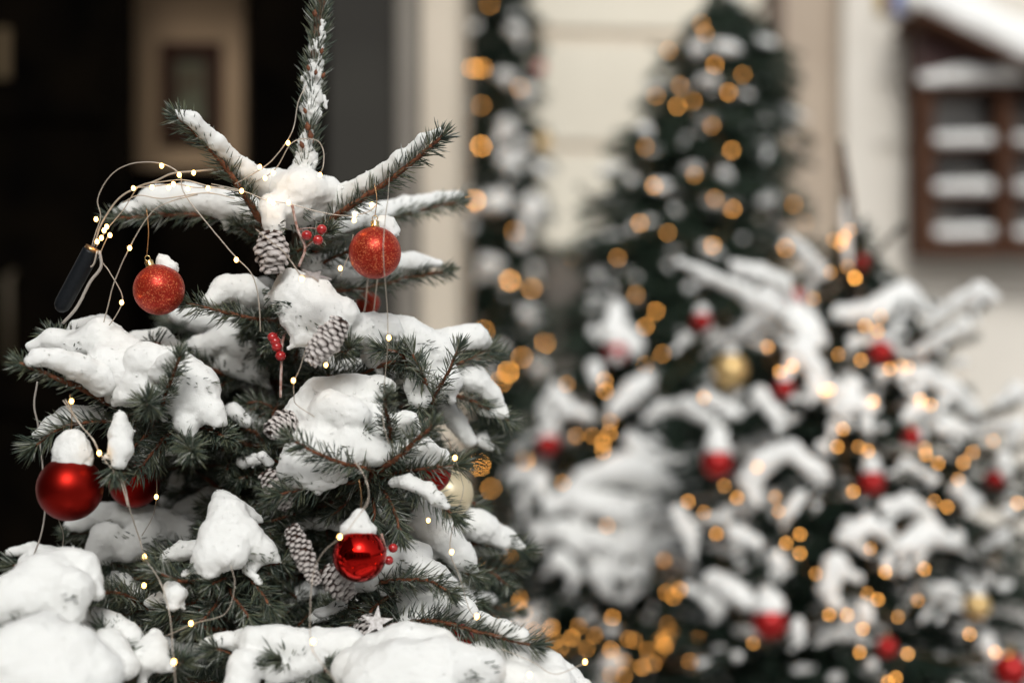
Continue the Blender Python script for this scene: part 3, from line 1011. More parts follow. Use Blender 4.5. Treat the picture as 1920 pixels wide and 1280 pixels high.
branch(1.60, "800,780,1.66 790,740,1.60 785,770,1.57", "783,690,15,1.59 783,725,24,1.585 786,750,19,1.58 790,766,8,1.58", linkup=False)
branch(1.68, "760,740,1.72 820,735,1.68 880,750,1.68 940,780,1.69 955,790,1.69", "850,705,24,1.68 885,712,28,1.68 920,740,20,1.69 940,762,10,1.69;900,770,9,1.69 945,778,12,1.69", stem=0.0028)
branch(1.72, "760,760,1.75 840,780,1.73 900,820,1.72 930,830,1.72", "835,765,20,1.71 858,795,20,1.71 882,828,14,1.71;905,825,16,1.72 918,838,10,1.72")
branch(1.74, "740,770,1.75 850,860,1.76 920,850,1.76", None)
branch(1.74, "780,690,1.76 870,680,1.76 935,665,1.78", None)
# centre mound and its twigs
branch(1.56, "560,840,1.64 620,830,1.56 680,810,1.52", "560,765,24,1.56 600,745,36,1.56 660,738,34,1.57 710,728,22,1.57 728,725,14,1.57;560,790,34,1.55 620,800,46,1.54 690,790,46,1.55;650,830,38,1.52 700,850,36,1.52;570,830,34,1.53 550,865,28,1.52;590,840,40,1.52 640,860,34,1.51;545,885,26,1.51 575,895,24,1.51;610,890,24,1.51 640,880,18,1.52;720,820,34,1.55 760,790,22,1.55;770,785,14,1.54 780,800,10,1.54;620,765,36,1.53 660,780,34,1.52")
branch(1.50, "700,880,1.52 650,870,1.49 600,852,1.47 545,822,1.455", None, L=0.023, dens=1500, linkup=False)
branch(1.50, "735,830,1.54 728,790,1.50 722,755,1.47 728,738,1.46", None, L=0.017, dens=2000, linkup=False)
branch(1.50, "690,895,1.54 745,858,1.50 780,826,1.48 812,798,1.465", "740,800,12,1.53 775,785,9,1.52", L=0.022, dens=1800, linkup=False, stem=0.0032)
branch(1.50, "690,905,1.55 750,885,1.52 810,878,1.50 862,872,1.49", "745,848,18,1.53 790,842,24,1.525 830,858,14,1.515 845,866,7,1.51;770,870,14,1.52 810,868,10,1.51", linkup=True)
branch(1.50, "690,890,1.56 760,905,1.52 810,935,1.50 852,968,1.49", "740,905,12,1.515 765,905,16,1.50 800,920,17,1.495 820,938,15,1.49 838,950,7,1.49", linkup=True, L=0.025)
branch(1.52, "700,900,1.56 640,905,1.53 570,915,1.51 520,928,1.49", "555,900,20,1.51 600,905,20,1.51 640,900,14,1.52", linkup=True, L=0.026)
branch(1.55, "690,880,1.58 720,920,1.54 742,965,1.52 752,1005,1.51", None, L=0.022, dens=2300)
branch(1.56, "680,890,1.60 700,940,1.56 700,985,1.55", None, L=0.026)
branch(1.58, "660,890,1.62 650,940,1.58 620,965,1.57", None, L=0.02)
branch(1.60, "560,900,1.66 540,880,1.58 505,855,1.55", "492,855,11,1.54 505,868,10,1.545", L=0.018)
# left block
branch(1.52, "215,762,1.56 160,732,1.53 100,706,1.50 36,680,1.48", "195,715,38,1.53 150,692,28,1.51 105,675,22,1.495 70,672,17,1.485 54,680,9,1.48", linkup=False, stem=0.0032, L=0.020)
branch(1.58, "250,760,1.60 200,700,1.58 130,640,1.60 90,625,1.62", "150,650,34,1.57 190,640,40,1.57 240,670,42,1.56;60,650,14,1.57 100,640,20,1.57 130,645,24,1.57;200,690,46,1.54 250,710,50,1.54;150,620,22,1.62 190,605,18,1.64;215,640,24,1.60")
branch(1.50, "300,770,1.53 312,735,1.50 326,700,1.48 338,665,1.47", "300,700,22,1.51 312,680,17,1.50 322,664,9,1.49", L=0.018, dens=1900, linkup=False)
branch(1.50, "290,770,1.54 275,752,1.465", None, L=0.025, dens=2300, linkup=False, amin=50, amax=92)
branch(1.55, "330,780,1.58 375,800,1.55 420,815,1.53", "270,680,40,1.53 320,695,42,1.53 370,725,42,1.53;250,715,34,1.53 300,735,34,1.53 350,750,34,1.53;330,720,38,1.54 365,745,40,1.53 395,775,24,1.52 408,792,12,1.515;350,760,34,1.53 352,795,22,1.52 358,815,9,1.515;270,730,34,1.53 235,740,26,1.53 218,755,12,1.53")
branch(1.56, "280,640,1.66 300,645,1.64 340,660,1.66", "255,640,20,1.66 300,640,24,1.66 330,660,20,1.64;345,680,22,1.6 370,700,22,1.58")
branch(1.52, "335,815,1.54 352,835,1.50 362,848,1.47", None, L=0.025, dens=2000, linkup=False, amin=48, amax=90)
branch(1.52, "380,790,1.58 410,812,1.53 428,822,1.52", None, L=0.020)
branch(1.55, "290,790,1.60 200,790,1.56 120,800,1.53 62,838,1.51", "180,778,20,1.57 130,782,22,1.55 95,798,16,1.54 70,815,9,1.53", L=0.026)
branch(1.54, "290,800,1.60 260,830,1.54 220,870,1.49 215,888,1.48", "225,782,12,1.50 226,810,22,1.49 226,842,23,1.48 222,870,14,1.475", L=0.025, linkup=False)
branch(1.54, "340,790,1.58 300,830,1.54 270,868,1.52 248,885,1.51", None, L=0.025)
branch(1.58, "330,780,1.60 310,830,1.57 290,870,1.56", None)
branch(1.60, "420,790,1.66 380,770,1.60 260,770,1.55 230,790,1.54", None)
branch(1.62, "480,810,1.68 440,800,1.66 400,790,1.62 380,760,1.62", "460,790,14,1.64 440,770,16,1.64")
# background left of trunk, softer
branch(1.84, "500,690,1.80 430,670,1.84 360,650,1.86", "400,650,30,1.84 440,640,36,1.84 475,670,26,1.82;430,690,34,1.82 470,690,30,1.80;380,665,22,1.84", linkup=True)
branch(1.92, "500,640,1.85 400,620,1.92 310,600,1.95", "330,590,16,1.93 370,600,26,1.92 430,610,26,1.92;470,610,20,1.9 500,640,20,1.88", linkup=True)
branch(1.90, "480,800,1.85 500,850,1.90 470,880,1.92", "490,760,26,1.86 470,790,20,1.86;455,870,26,1.9 400,900,24,1.92", linkup=True)
branch(1.80, "500,970,1.80 400,955 300,965,1.82", "325,945,26,1.84 370,960,28,1.84 400,965,24,1.83", linkup=True)
branch(1.78, "520,930,1.78 420,915 330,925,1.80", None)
branch(1.86, "470,900,1.84 400,890,1.88 340,880,1.9", "330,870,20,1.86 325,905,18,1.86;300,860,14,1.88 320,850,18,1.88;380,900,24,1.9 430,880,24,1.9", linkup=True)
branch(1.74, "420,1020,1.78 300,1020,1.74 200,1000,1.72 130,1000,1.71", "135,985,14,1.70 180,968,24,1.70 240,965,28,1.70 300,985,32,1.70 350,1000,30,1.70;200,1010,34,1.66 190,1030,26,1.66 200,1050,10,1.66;270,1010,44,1.68 240,1035,26,1.66", linkup=True)
branch(1.70, "230,1060,1.75 140,1050,1.70 20,1060,1.66", "20,1035,9,1.66 60,1030,14,1.66 100,1040,16,1.66;45,1055,12,1.65 60,1040,14,1.65", linkup=True)
branch(1.60, "420,1060,1.66 360,1040,1.60 300,1045,1.58", "310,1045,13,1.58 340,1035,20,1.58 375,1030,20,1.57", linkup=True)
# the tall mound, lower centre-left
branch(1.52, "470,1110,1.60 440,1080,1.52 395,1095,1.48", "415,935,20,1.52 425,960,34,1.51 430,1000,44,1.50;405,1000,34,1.49 395,1050,34,1.48 392,1070,18,1.475;460,1010,38,1.50 495,1035,24,1.50 520,1050,10,1.50;450,955,18,1.53 480,975,14,1.54;430,1040,36,1.48", linkup=True)
branch(1.52, "430,1070,1.56 480,1060,1.52 535,1055,1.50", None, L=0.026)
branch(1.50, "450,1060,1.54 475,1090,1.50 510,1140,1.48", "455,1055,9,1.50 470,1075,10,1.495 486,1092,7,1.49", L=0.026)
branch(1.50, "420,1080,1.55 440,1120,1.50 470,1160,1.48", None, L=0.026)
branch(1.50, "400,1080,1.56 350,1090,1.50 290,1070,1.48", None, L=0.026)
branch(1.52, "420,1100,1.56 400,1140,1.50 360,1180,1.48", None, L=0.026)
branch(1.52, "400,1110,1.56 360,1130,1.52 310,1145,1.50", "322,1100,15,1.49 328,1115,22,1.485 325,1135,14,1.48;280,1130,12,1.52 300,1125,16,1.52;350,1105,12,1.52 360,1112,10,1.53", L=0.026)
branch(1.56, "440,1120,1.60 360,1150,1.56 300,1170,1.54", None)
branch(1.60, "300,1080,1.68 240,1090,1.62 200,1120,1.60", "230,1085,14,1.62 255,1110,10,1.62")
# big soft mounds, lower left, nearer the camera
branch(1.42, "300,1150,1.60 200,1110,1.48 60,1160,1.40 -40,1180,1.38", "120,1060,36,1.44 80,1085,48,1.42 20,1130,48,1.40 -30,1160,44,1.39;150,1070,42,1.44 175,1110,22,1.43;130,1110,46,1.41 125,1150,34,1.40;60,1130,40,1.40", linkup=True)
branch(1.32, "300,1260,1.55 180,1260,1.40 60,1300,1.32", "90,1180,36,1.34 60,1215,60,1.32 0,1250,66,1.30;130,1230,60,1.32 170,1270,60,1.32;40,1280,70,1.30 130,1300,60,1.30;-60,1290,60,1.3", linkup=True)
branch(1.46, "330,1260,1.60 260,1200,1.50 190,1180,1.45", "175,1160,22,1.48 200,1175,30,1.47 240,1195,28,1.46;200,1210,34,1.44 230,1250,34,1.42", linkup=True)
branch(1.46, "330,1270,1.55 270,1250,1.46 238,1245,1.44", "290,1190,14,1.46 286,1215,28,1.45 280,1235,32,1.44;300,1240,26,1.44 318,1250,13,1.44", L=0.026)
branch(1.46, "330,1270,1.55 330,1250,1.46 345,1240,1.44", None, L=0.026)
# lower centre
branch(1.48, "560,1280,1.60 480,1240,1.50 400,1215,1.46", "385,1208,12,1.47 420,1202,16,1.47 460,1200,26,1.47;480,1205,34,1.46 520,1210,36,1.46 560,1210,34,1.46;460,1250,36,1.44 450,1280,30,1.43;520,1260,30,1.45 580,1240,36,1.46;600,1215,40,1.47 650,1215,38,1.47", L=0.026)
branch(1.44, "600,1300,1.50 560,1245,1.46 520,1236,1.44", None, L=0.026)
branch(1.46, "560,1260,1.52 600,1255,1.46 640,1262,1.44", None, L=0.026)
branch(1.44, "760,1340,1.60 700,1290,1.46 620,1290,1.42", "700,1230,44,1.45 760,1215,46,1.45 820,1215,40,1.45;660,1260,44,1.43 740,1260,56,1.41 830,1250,52,1.42 900,1260,46,1.43;690,1290,50,1.40 800,1300,60,1.40", a1=0.2, L=0.026)
branch(1.48, "800,1340,1.60 940,1290,1.52 1060,1290,1.50", "900,1235,34,1.50 960,1245,40,1.50 1020,1255,36,1.50 1070,1275,26,1.50;940,1280,44,1.48 1040,1290,40,1.48;1090,1290,20,1.49", L=0.02)
# lower right
branch(1.50, "700,1180,1.60 800,1163,1.53 900,1185,1.49 1000,1210,1.47", "850,1150,20,1.53 900,1165,17,1.51 945,1180,18,1.49 975,1194,16,1.48 988,1203,8,1.475", linkup=True, L=0.025, stem=0.0028)
branch(1.60, "700,1120,1.66 800,1110,1.62 880,1140,1.60", "790,1100,34,1.60 830,1130,38,1.58 870,1150,30,1.57;800,1150,40,1.57 780,1180,34,1.56 840,1190,34,1.55;760,1130,30,1.60")
branch(1.54, "640,1120,1.60 720,1090,1.55 800,1088,1.52 846,1112,1.50", "700,1070,28,1.56 745,1055,30,1.56 780,1050,24,1.57;780,1065,28,1.56 820,1080,24,1.56 845,1095,14,1.56;690,1095,20,1.55 650,1100,16,1.56;775,1030,20,1.58 790,1040,24,1.58", L=0.025)
branch(1.56, "640,1130,1.60 680,1150,1.56 640,1190,1.54 620,1210,1.53", "600,1150,12,1.56 640,1135,14,1.56", L=0.025)
branch(1.54, "740,1110,1.60 700,1140,1.54 650,1200,1.51", None, L=0.025)
branch(1.66, "700,960,1.72 780,1030,1.67 890,1080,1.64", "790,985,30,1.66 830,1010,34,1.65 865,1045,28,1.65 888,1072,10,1.65;760,1000,26,1.67 740,980,20,1.68;800,960,24,1.67")
branch(1.74, "740,960,1.76 850,1010,1.74 990,1030,1.74", "800,950,28,1.73 850,975,34,1.73 900,990,32,1.73 945,1010,22,1.74 980,1027,8,1.74", stem=0.0028)
branch(1.74, "740,940,1.78 850,930,1.75 900,950,1.75", None)
branch(1.70, "720,1060,1.75 820,1090,1.70 900,1130,1.68", "830,1090,20,1.66 860,1110,20,1.66 880,1130,14,1.66")
branch(1.66, "460,1000,1.72 500,980,1.66 560,960,1.64", "560,985,12,1.66 600,980,16,1.66 640,985,14,1.66")
branch(1.70, "560,1180,1.75 560,1130,1.68 545,1110,1.66", "545,1125,20,1.68 575,1110,20,1.68")
branch(1.68, "600,700,1.72 620,705,1.66 690,700,1.63", "610,715,12,1.72 660,700,24,1.72 710,700,24,1.72")
branch(1.62, "540,640,1.68 520,625,1.62 500,650,1.6", None, L=0.016)

for d_, pts_, sn_ in (
        (1.72, "540,700,1.75 450,690,1.73 350,670", "375,652,24 425,640,34 475,665,28;430,685,28 480,700,26"),
        (1.70, "540,850,1.74 480,830,1.71 430,800", "435,772,18 475,795,22 470,825,16"),
        (1.74, "520,960,1.76 420,965,1.75 320,985,1.76", "345,960,22 395,940,26 440,960,18;330,870,12 332,900,16"),
        (1.68, "540,1000,1.72 600,1000,1.69 650,1010", "500,965,12 560,975,17 625,978,14"),
        (1.66, "300,1110,1.7 240,1110,1.66 200,1130", "215,1085,16 245,1095,18 262,1112,12"),
        (1.70, "560,740,1.74 650,730,1.71 740,735", "600,715,18 660,698,25 720,702,24"),
        (1.64, "560,1180,1.70 620,1175,1.66 670,1180", "590,1160,12 630,1148,16 655,1152,12"),
        (1.68, "360,880,1.74 330,850,1.70 300,830", "300,845,14 330,838,18 352,850,14"),
        (1.66, "480,880,1.72 470,890,1.68 440,900", "455,868,14 480,862,12"),
        (1.70, "700,1000,1.74 640,1060,1.71 600,1080", "600,1052,12 640,1040,16")):
    branch(d_, pts_, sn_)

# the rest of the crown, behind and round the trunk
def width(z):
    return float(np.interp(z, [0.15, 0.5, 0.88, 1.0, 1.12, 1.26, 1.36], [0.50, 0.47, 0.37, 0.32, 0.27, 0.19, 0.06]))


nf = 0
for z in np.linspace(0.30, 1.35, 27):
    for k in range(3 if z < 0.85 else 3):
        az = rng.uniform(0, 2 * math.pi) if k else 0.0
        az = (nf * 2.39996) % (2 * math.pi)
        nf += 1
        w = width(z) * rng.uniform(0.75, 1.0)
        if math.sin(az) < 0:                      # the side towards the camera: the drawn branches stand there
            w *= 1 - 0.55 * abs(math.sin(az)) if z > 0.85 else 1
        dirv = np.array([math.cos(az), math.sin(az), 0])
        base = np.array([TX, TD, z - 0.02])
        tipz = rng.uniform(-0.03, 0.02)
        mb = MB()
        pts = [base, base + dirv * w * 0.5 + np.array([0, 0, 0.015]), base + dirv * w + np.array([0, 0, tipz])]
        twig_geo(mb, pts, 0.020, 1700, 0.0007, 0.004, 0.1)
        side = np.array([-dirv[1], dirv[0], 0])
        for t in np.arange(0.25, 0.95, 0.14 if z > 0.8 else 0.3):
            for s_ in (-1, 1):
                o = base + dirv * w * t + np.array([0, 0, 0.01])
                l_ = w * 0.42 * (1.1 - t) + 0.03
                e = o + (side * s_ * 0.8 + dirv * 0.6) * l_ + np.array([0, 0, rng.uniform(-0.035, 0.01)])
                twig_geo(mb, [o, (o + e) / 2 + np.array([0, 0, 0.006]), e], 0.020, 1500, 0.0007, 0.0018)
        b = mb.build("branch", [M['bark'], M['needle']], tree, True)
        if math.sin(az) > -0.85 and rng.uniform() < 0.8:
            c0, c1 = base + dirv * w * 0.35 + np.array([0, 0, .03]), base + dirv * w * 0.92 + np.array([0, 0, .022 + tipz])
            def px(p): return f"{CX + p[0] * F / p[1]:.1f},{CY + (CH - p[2]) * F / p[1]:.1f}"
            snow(b, 1, f"{px(c0)},{rng.uniform(16, 26):.0f},{c0[1]:.3f} {px((c0 + c1) / 2 + np.array([0, 0, .012]))},26,{(c0[1] + c1[1]) / 2:.3f} {px(c1)},12,{c1[1]:.3f}", h=0.004)


# ------------------------------------------------------------------ the firs further off
class Fir:
    def __init__(s, label_, d, rows, top, nm='far_needle', **kw):
        s.build(label_, d, rows, top, nm, **kw)

    def build(s, label, d, rows, top, nm, dscale=0.9, per=13, step=0.075, nd=150, bend=-0.03, dust=0.0, boughs=0.0, cat="fir tree", nl=0.026, nr=0.0014, seed=1):
        s.d, s.rows = d, np.array(rows, float)
        s.ds = dscale
        xc = (s.rows[0][1] + s.rows[0][2]) / 2
        s.base = np.array([P(s.xc(900), 0, d)[0], d, 0])
        s.o = empty("fir_tree", s.base, label, cat)
        mb = MB()
        z0 = Z(top[1], d)
        tr = [s.base, np.array([s.base[0], d, 0.5])] + [P(s.xc(y), y, d) for y in np.linspace(min(1200, s.rows[-1][0]), max(top[1] + 120, s.rows[0][0]), 4)] + [P(top[0], top[1], d)]
        tr = sorted(tr, key=lambda q: q[2])
        tr = catmull(tr, 0.05)
        add_tube(mb, tr, np.interp(tr[:, 2], [0, z0], [0.045, 0.006]), 10)
        mb.build("trunk", M['trunk'], s.o, True)
        cr = MB()
        z = Z(s.rows[0][0], d)
        zb = max(0.25, Z(s.rows[-1][0], d))
        i = 0
        Bs, Ts = [], []
        while z > 0.2:
            y = CY + (CH - z) * F / d
            xc, wl, wr = s.w(y)
            n = per
            for k in range(n):
                az = i * 2.39996
                i += 1
                c, sn_ = math.cos(az), math.sin(az)
                w = wr if c > 0 else wl
                wd_ = (wl + wr) / 2 * dscale
                r = math.hypot(w * c, wd_ * sn_) * d / F * rng.uniform(0.68, 1.18)
                dv = np.array([c * w, sn_ * wd_, 0]) / math.hypot(w * c, wd_ * sn_)
                b = np.array([(xc - CX) * d / F, d, z + rng.uniform(-.03, .03)])
                e = b + dv * r + np.array([0, 0, bend + rng.uniform(-.03, .03)])
                m = (b + e) / 2 + np.array([0, 0, 0.03])
                pts = catmull([b, m, e], 0.08)
                V, q, t = tube(pts, np.linspace(0.005, 0.0015, len(pts)), 4)
                nb = cr.n
                cr.add(V, q, 0)
                if sn_ < 0.35 and rng.uniform() < boughs * (1.3 if y < 1000 else 0.5) and r > 0.12 and z < Z(s.rows[1][0], d):
                    sd0 = np.array([-dv[1], dv[0], 0])
                    cps = [(b + (e - b) * t + np.array([0, 0, 0.03 * (1 - abs(2 * t - 1)) + 0.012]), rr_) for t, rr_ in ((0.5, 0.016), (0.75, 0.020), (1.0, 0.011))]
                    def sp(p, q): return f"{CX + p[0] * F / p[1]:.1f},{CY + (CH - p[2]) * F / p[1]:.1f},{q * F / p[1]:.1f},{p[1]:.3f}"
                    txt = ' '.join(sp(p, q) for p, q in cps)
                    for t in (0.6, 0.78, 0.9):
                        for sg in (-1, 1):
                            o1 = b + (e - b) * t + np.array([0, 0, 0.016])
                            o2 = o1 + (sd0 * sg * 0.8 + dv * 0.6) * (r * 0.34 * (1.1 - t) + 0.05) + np.array([0, 0, -rng.uniform(0.0, 0.035)])
                            txt += ';' + sp(o1, 0.014) + ' ' + sp(o2, 0.008)
                    snow(s.o, d, txt, h=0.010, m='far_snow', a1=0.4, a2=0.003, flat=1.5)
                segs = [(pts[j], pts[j + 1]) for j in range(len(pts) - 1) if j > 0 or len(pts) < 4]
                sd = np.array([-dv[1], dv[0], 0])
                for tt in np.arange(0.3, 0.95, max(0.12, 0.07 / max(r, 0.05))):
                    for sg in (-1, 1):
                        a = pts[int(tt * (len(pts) - 1))] if len(pts) > 6 else b + (e - b) * tt
                        segs.append((a, a + (sd * sg * 0.8 + dv * 0.6) * (r * 0.38 * (1.1 - tt) + 0.03) + np.array([0, 0, rng.uniform(-.04, .01)])))
                for a, q_ in segs:
                    l_ = np.linalg.norm(q_ - a)
                    N = int(nd * l_) + 1
                    Bs.append(a + (q_ - a) * rng.uniform(0, 1, (N, 1)))
                    Ts.append(np.repeat((q_ - a)[None], N, 0))
            z -= step
        B, T = np.vstack(Bs), np.vstack(Ts)
        k = rng.choice(len(B), int(len(B) * dust), replace=False)
        if len(k):
            rad = rng.uniform(0.008, 0.022, len(k)) * rng.choice([0.7, 1, 1.5], len(k)) * d / 4
            al = norm(T[k])
            j = ICO_V[None] * (1 + rng.uniform(-.3, .3, (len(k), 12, 1)))
            j = j * np.array([1, 1, 0.55]) + al[:, None] * (np.einsum('nij,nj->ni', j, al) * 0.9)[..., None]
            mesh("snow", (B[k][:, None] + np.array([0, 0, 0.012]) + j * rad[:, None, None]).reshape(-1, 3),
                 (ICO_F[None] + (np.arange(len(k)) * 12)[:, None, None]).reshape(-1, 3), M['far_snow'], s.o, True)['kind'] = 'stuff'
        V, f = needles(B, T, nl, nr, math.radians(25), math.radians(75), False)
        cr.add(V, f, 1)
        cr.build("crown", [M['far_bark'], M[nm]], s.o, False)
        s.count = len(B)

    def w(s, y):
        r = s.rows
        l, rr = np.interp(y, r[:, 0], r[:, 1]), np.interp(y, r[:, 0], r[:, 2])
        c = s.xc(y)
        return c, max(c - l, 8), max(rr - c, 8)

    def xc(s, y):
        r = s.rows
        return float((np.interp(y, r[:, 0], r[:, 1]) + np.interp(y, r[:, 0], r[:, 2])) / 2)

    def front(s, x, y):
        c, wl, wr = s.w(y)
        u = (x - c) / (wr if x > c else wl)
        return s.d - (wl + wr) / 2 * s.d / F * s.ds * math.sqrt(max(0.0, 1 - u * u)) * 0.9

    def snows(s, spec, h=0.009, dd=0.0, k=1.0, fing=1.6, **kw):
        for ch in spec.split(';'):
            if ch.strip():
                snow(s.o, s.d, fingers(' '.join(','.join([*w.split(',')[:2], f"{float(w.split(',')[2]) * k:.1f}", *w.split(',')[3:]]) for w in ch.split()), fing, 0.42, 2.1), h=h, dfun=lambda x, y: s.front(x, y) + dd, m='far_snow', a1=0.5, a2=0.004, flat=1.7, **kw)

    def arm(s, pts, nd=1100, L=0.024):
        q = []
        for w in pts.split():
            a = [float(t) for t in w.split(',')]
            q.append(P(a[0], a[1], a[2] if len(a) > 2 else s.front(a[0], a[1])))
        mb = MB()
        twig_geo(mb, q, L, nd, 0.0011, 0.004, 0, detailed=False)
        mb.build("branch", [M['bark'], M['far_needle']], s.o, True)


_bulb = {}


def lights(label, spots, dfun, r, group=None, cls='abc', wire=True):
    """a string of lights on a far fir: spots 'x,y[,k]', k picks bright, middle or faint bulbs"""
    pts = []
    for w in spots.split():
        a = w.split(',')
        x, y = float(a[0]), float(a[1])
        dd = float(a[3]) if len(a) > 3 else dfun(x, y) - 0.07
        pts.append((P(x, y, dd), a[2] if len(a) > 2 and a[2] else 'b'))
    c = np.mean([p for p, _ in pts], 0)
    o = empty("string_lights", c, label, "string lights", group)
    left = [p for p, _ in pts]
    cur = left.pop(int(np.argmax([p[2] for p in left])))
    path = [cur]
    while left:
        k = int(np.argmin([np.linalg.norm((p - cur) * np.array([1, 1, 1.6])) for p in left]))
        nx = left.pop(k)
        path += [(cur + nx) / 2 + np.array([0, 0.03, -0.02]), nx]
        cur = nx
    mb = MB()
    add_tube(mb, catmull(np.array(path) + np.array([0, 0.006, 0]), 0.03), 0.0009, 4)
    mb.build("wire", M['copper'], o, True)
    for p, k in pts:
        key = (k, r)
        if key not in _bulb:
            t = MB()
            add_sphere(t, (0, 0, 0), r, 10, 6)
            b = t.build("bulb", M['far_bulb_' + k], None, True)
            _bulb[key] = b
        else:
            b = _bulb[key].copy()
            C.objects.link(b)
        b.parent = o
        b.location = Vector([float(v) for v in (p - c)])
    return o


column = Fir("tall slim dark fir strung with amber lights", 6.0,
             [(-400, 895, 985), (-60, 868, 1012), (100, 862, 1018), (300, 856, 1026), (500, 848, 1035), (800, 835, 1045), (1100, 815, 1060), (1500, 800, 1080)], (940, -480), dscale=0.9, per=9, step=0.06, dust=0.0012, nd=480, nl=0.034, nr=0.0032)
column.snows("885,55,14 892,52,12;965,60,19 975,64,15;945,143,17 958,147,13;985,168,16 994,176,12;948,238,20 962,246,15;985,275,17;952,303,22 968,310,18;1012,318,17 1022,324,14;900,386,24 935,384,26;995,386,26 1004,392,22;858,424,18 880,428,15;978,460,17;915,492,20 930,497,17;990,588,20 1008,594,16;870,560,14;940,660,16;1000,505,12;880,200,12;910,700,18;1010,690,18", k=0.85, fing=0.5)

conic = Fir("large dark green conical fir before the cream wall, dusted with snow", 4.6,
            [(8, 1322, 1395), (45, 1282, 1445), (100, 1245, 1480), (170, 1215, 1490), (230, 1160, 1495), (300, 1120, 1515), (400, 1080, 1505), (480, 1050, 1510), (700, 1000, 1540), (1000, 960, 1600), (1500, 900, 1660)], (1352, -25), nm='mid_needle', dscale=0.85, per=14, step=0.05, dust=0.003, nd=430, nl=0.032, nr=0.0028)
conic.snows("1345,88,22 1370,95,30;1300,92,18 1320,92,18;1318,148,17 1338,153,18;1392,178,14 1410,182,13;1310,225,22 1335,226,20;1205,242,20 1218,250,15;1434,224,14;1440,284,15;1498,284,13;1355,330,20 1366,336,17;1425,382,16 1445,372,26;1330,380,20 1350,385,18;1183,340,16;1325,468,22 1345,480,18;1392,448,15;1185,432,15;1262,395,12;1285,262,15;1400,240,12;1250,500,16;1120,520,15;1190,520,14;1290,540,18", k=0.62, fing=0.6)
conic.arm("1340,130,4.5 1290,100,4.5 1225,88,4.5")
conic.arm("1400,40,4.55 1430,10,4.5 1455,-20,4.5")
conic.arm("1150,400,4.5 1110,370,4.45 1085,350,4.4")
conic.arm("1420,300,4.5 1480,285,4.5 1520,275,4.5")

mid = Fir("short round fir heaped with thick snow in the middle of the row", 4.0,
          [(575, 1140, 1170), (640, 1100, 1210), (720, 1010, 1240), (820, 975, 1270), (920, 955, 1300), (1050, 950, 1320), (1300, 930, 1340), (1700, 900, 1370)], (1152, 545), dscale=0.9, per=11, step=0.06, dust=0.004, boughs=0.16, nd=420, nl=0.030, nr=0.0026)
mid.snows(dd=-0.08, k=0.70, fing=1.5, spec="1152,570,15 1152,600,26 1150,630,34;1175,625,26 1195,645,22;1110,620,16;1115,690,24 1118,700,18;1020,768,22 1045,745,28 1070,770,26 1105,780,18;1040,720,14;1215,715,26 1190,735,32 1155,765,24;1185,820,18 1200,845,28 1235,868,18;"
          "1165,1120,16;1145,1180,16;960,1000,12;1330,960,14;1225,1140,13;1100,1150,12")


mid.snows("1105,905,28 1160,885,40 1215,900,36 1255,930,24;1040,950,24 1085,935,32 1130,950,34;1150,960,38 1205,965,40 1258,985,28;1015,1000,20 1055,1000,28 1085,1025,22;1110,1015,34 1150,1035,34;1190,1020,34 1215,1045,26;1235,1030,26 1278,1045,24 1297,1070,14;1050,1050,20 1080,1080,18;1125,1075,26 1138,1105,16;1193,1075,26 1208,1102,16;1010,905,22 985,935,16", dd=-0.08, k=0.95, fing=0.7)

right = Fir("broad fir thick with snow at right hung with red baubles and amber lights", 3.4,
            [(450, 1570, 1625), (520, 1500, 1690), (600, 1400, 1770), (700, 1310, 1830), (800, 1270, 1880), (950, 1255, 1960), (1150, 1240, 2020), (1300, 1240, 2050), (1900, 1200, 2100)], (1578, 262), dscale=0.8, per=11, step=0.055, dust=0.004, boughs=0.12, nd=420, nl=0.027, nr=0.0022)
right.arm("1588,520,3.36 1583,420,3.35 1578,330,3.34 1577,275,3.34", 500)
right.arm("1480,600,3.2 1400,560,3.15 1330,530,3.1 1272,495,3.08")
right.arm("1600,560,3.3 1640,480,3.25 1690,425,3.2")
right.arm("1600,540,3.3 1612,460,3.2 1622,415,3.2")
right.arm("1680,660,3.2 1760,620,3.15 1850,572,3.1", 1500)
right.arm("1700,690,3.2 1770,655,3.15 1830,632,3.12", 1500)
right.arm("1560,560,3.3 1520,500,3.25 1485,450,3.2")
right.arm("1640,620,3.2 1670,600,3.1 1690,570,3.05", 1500)
right.arm("1780,800,3.2 1850,780,3.1 1905,762,3.05", 1500)
right.arm("1780,850,3.2 1860,850,3.1 1930,835,3.05", 1500)
right.arm("1780,960,3.2 1860,930,3.1 1930,870,3.0", 1500)
right.arm("1760,1040,3.2 1840,1010,3.1 1930,960,3.0", 1500)
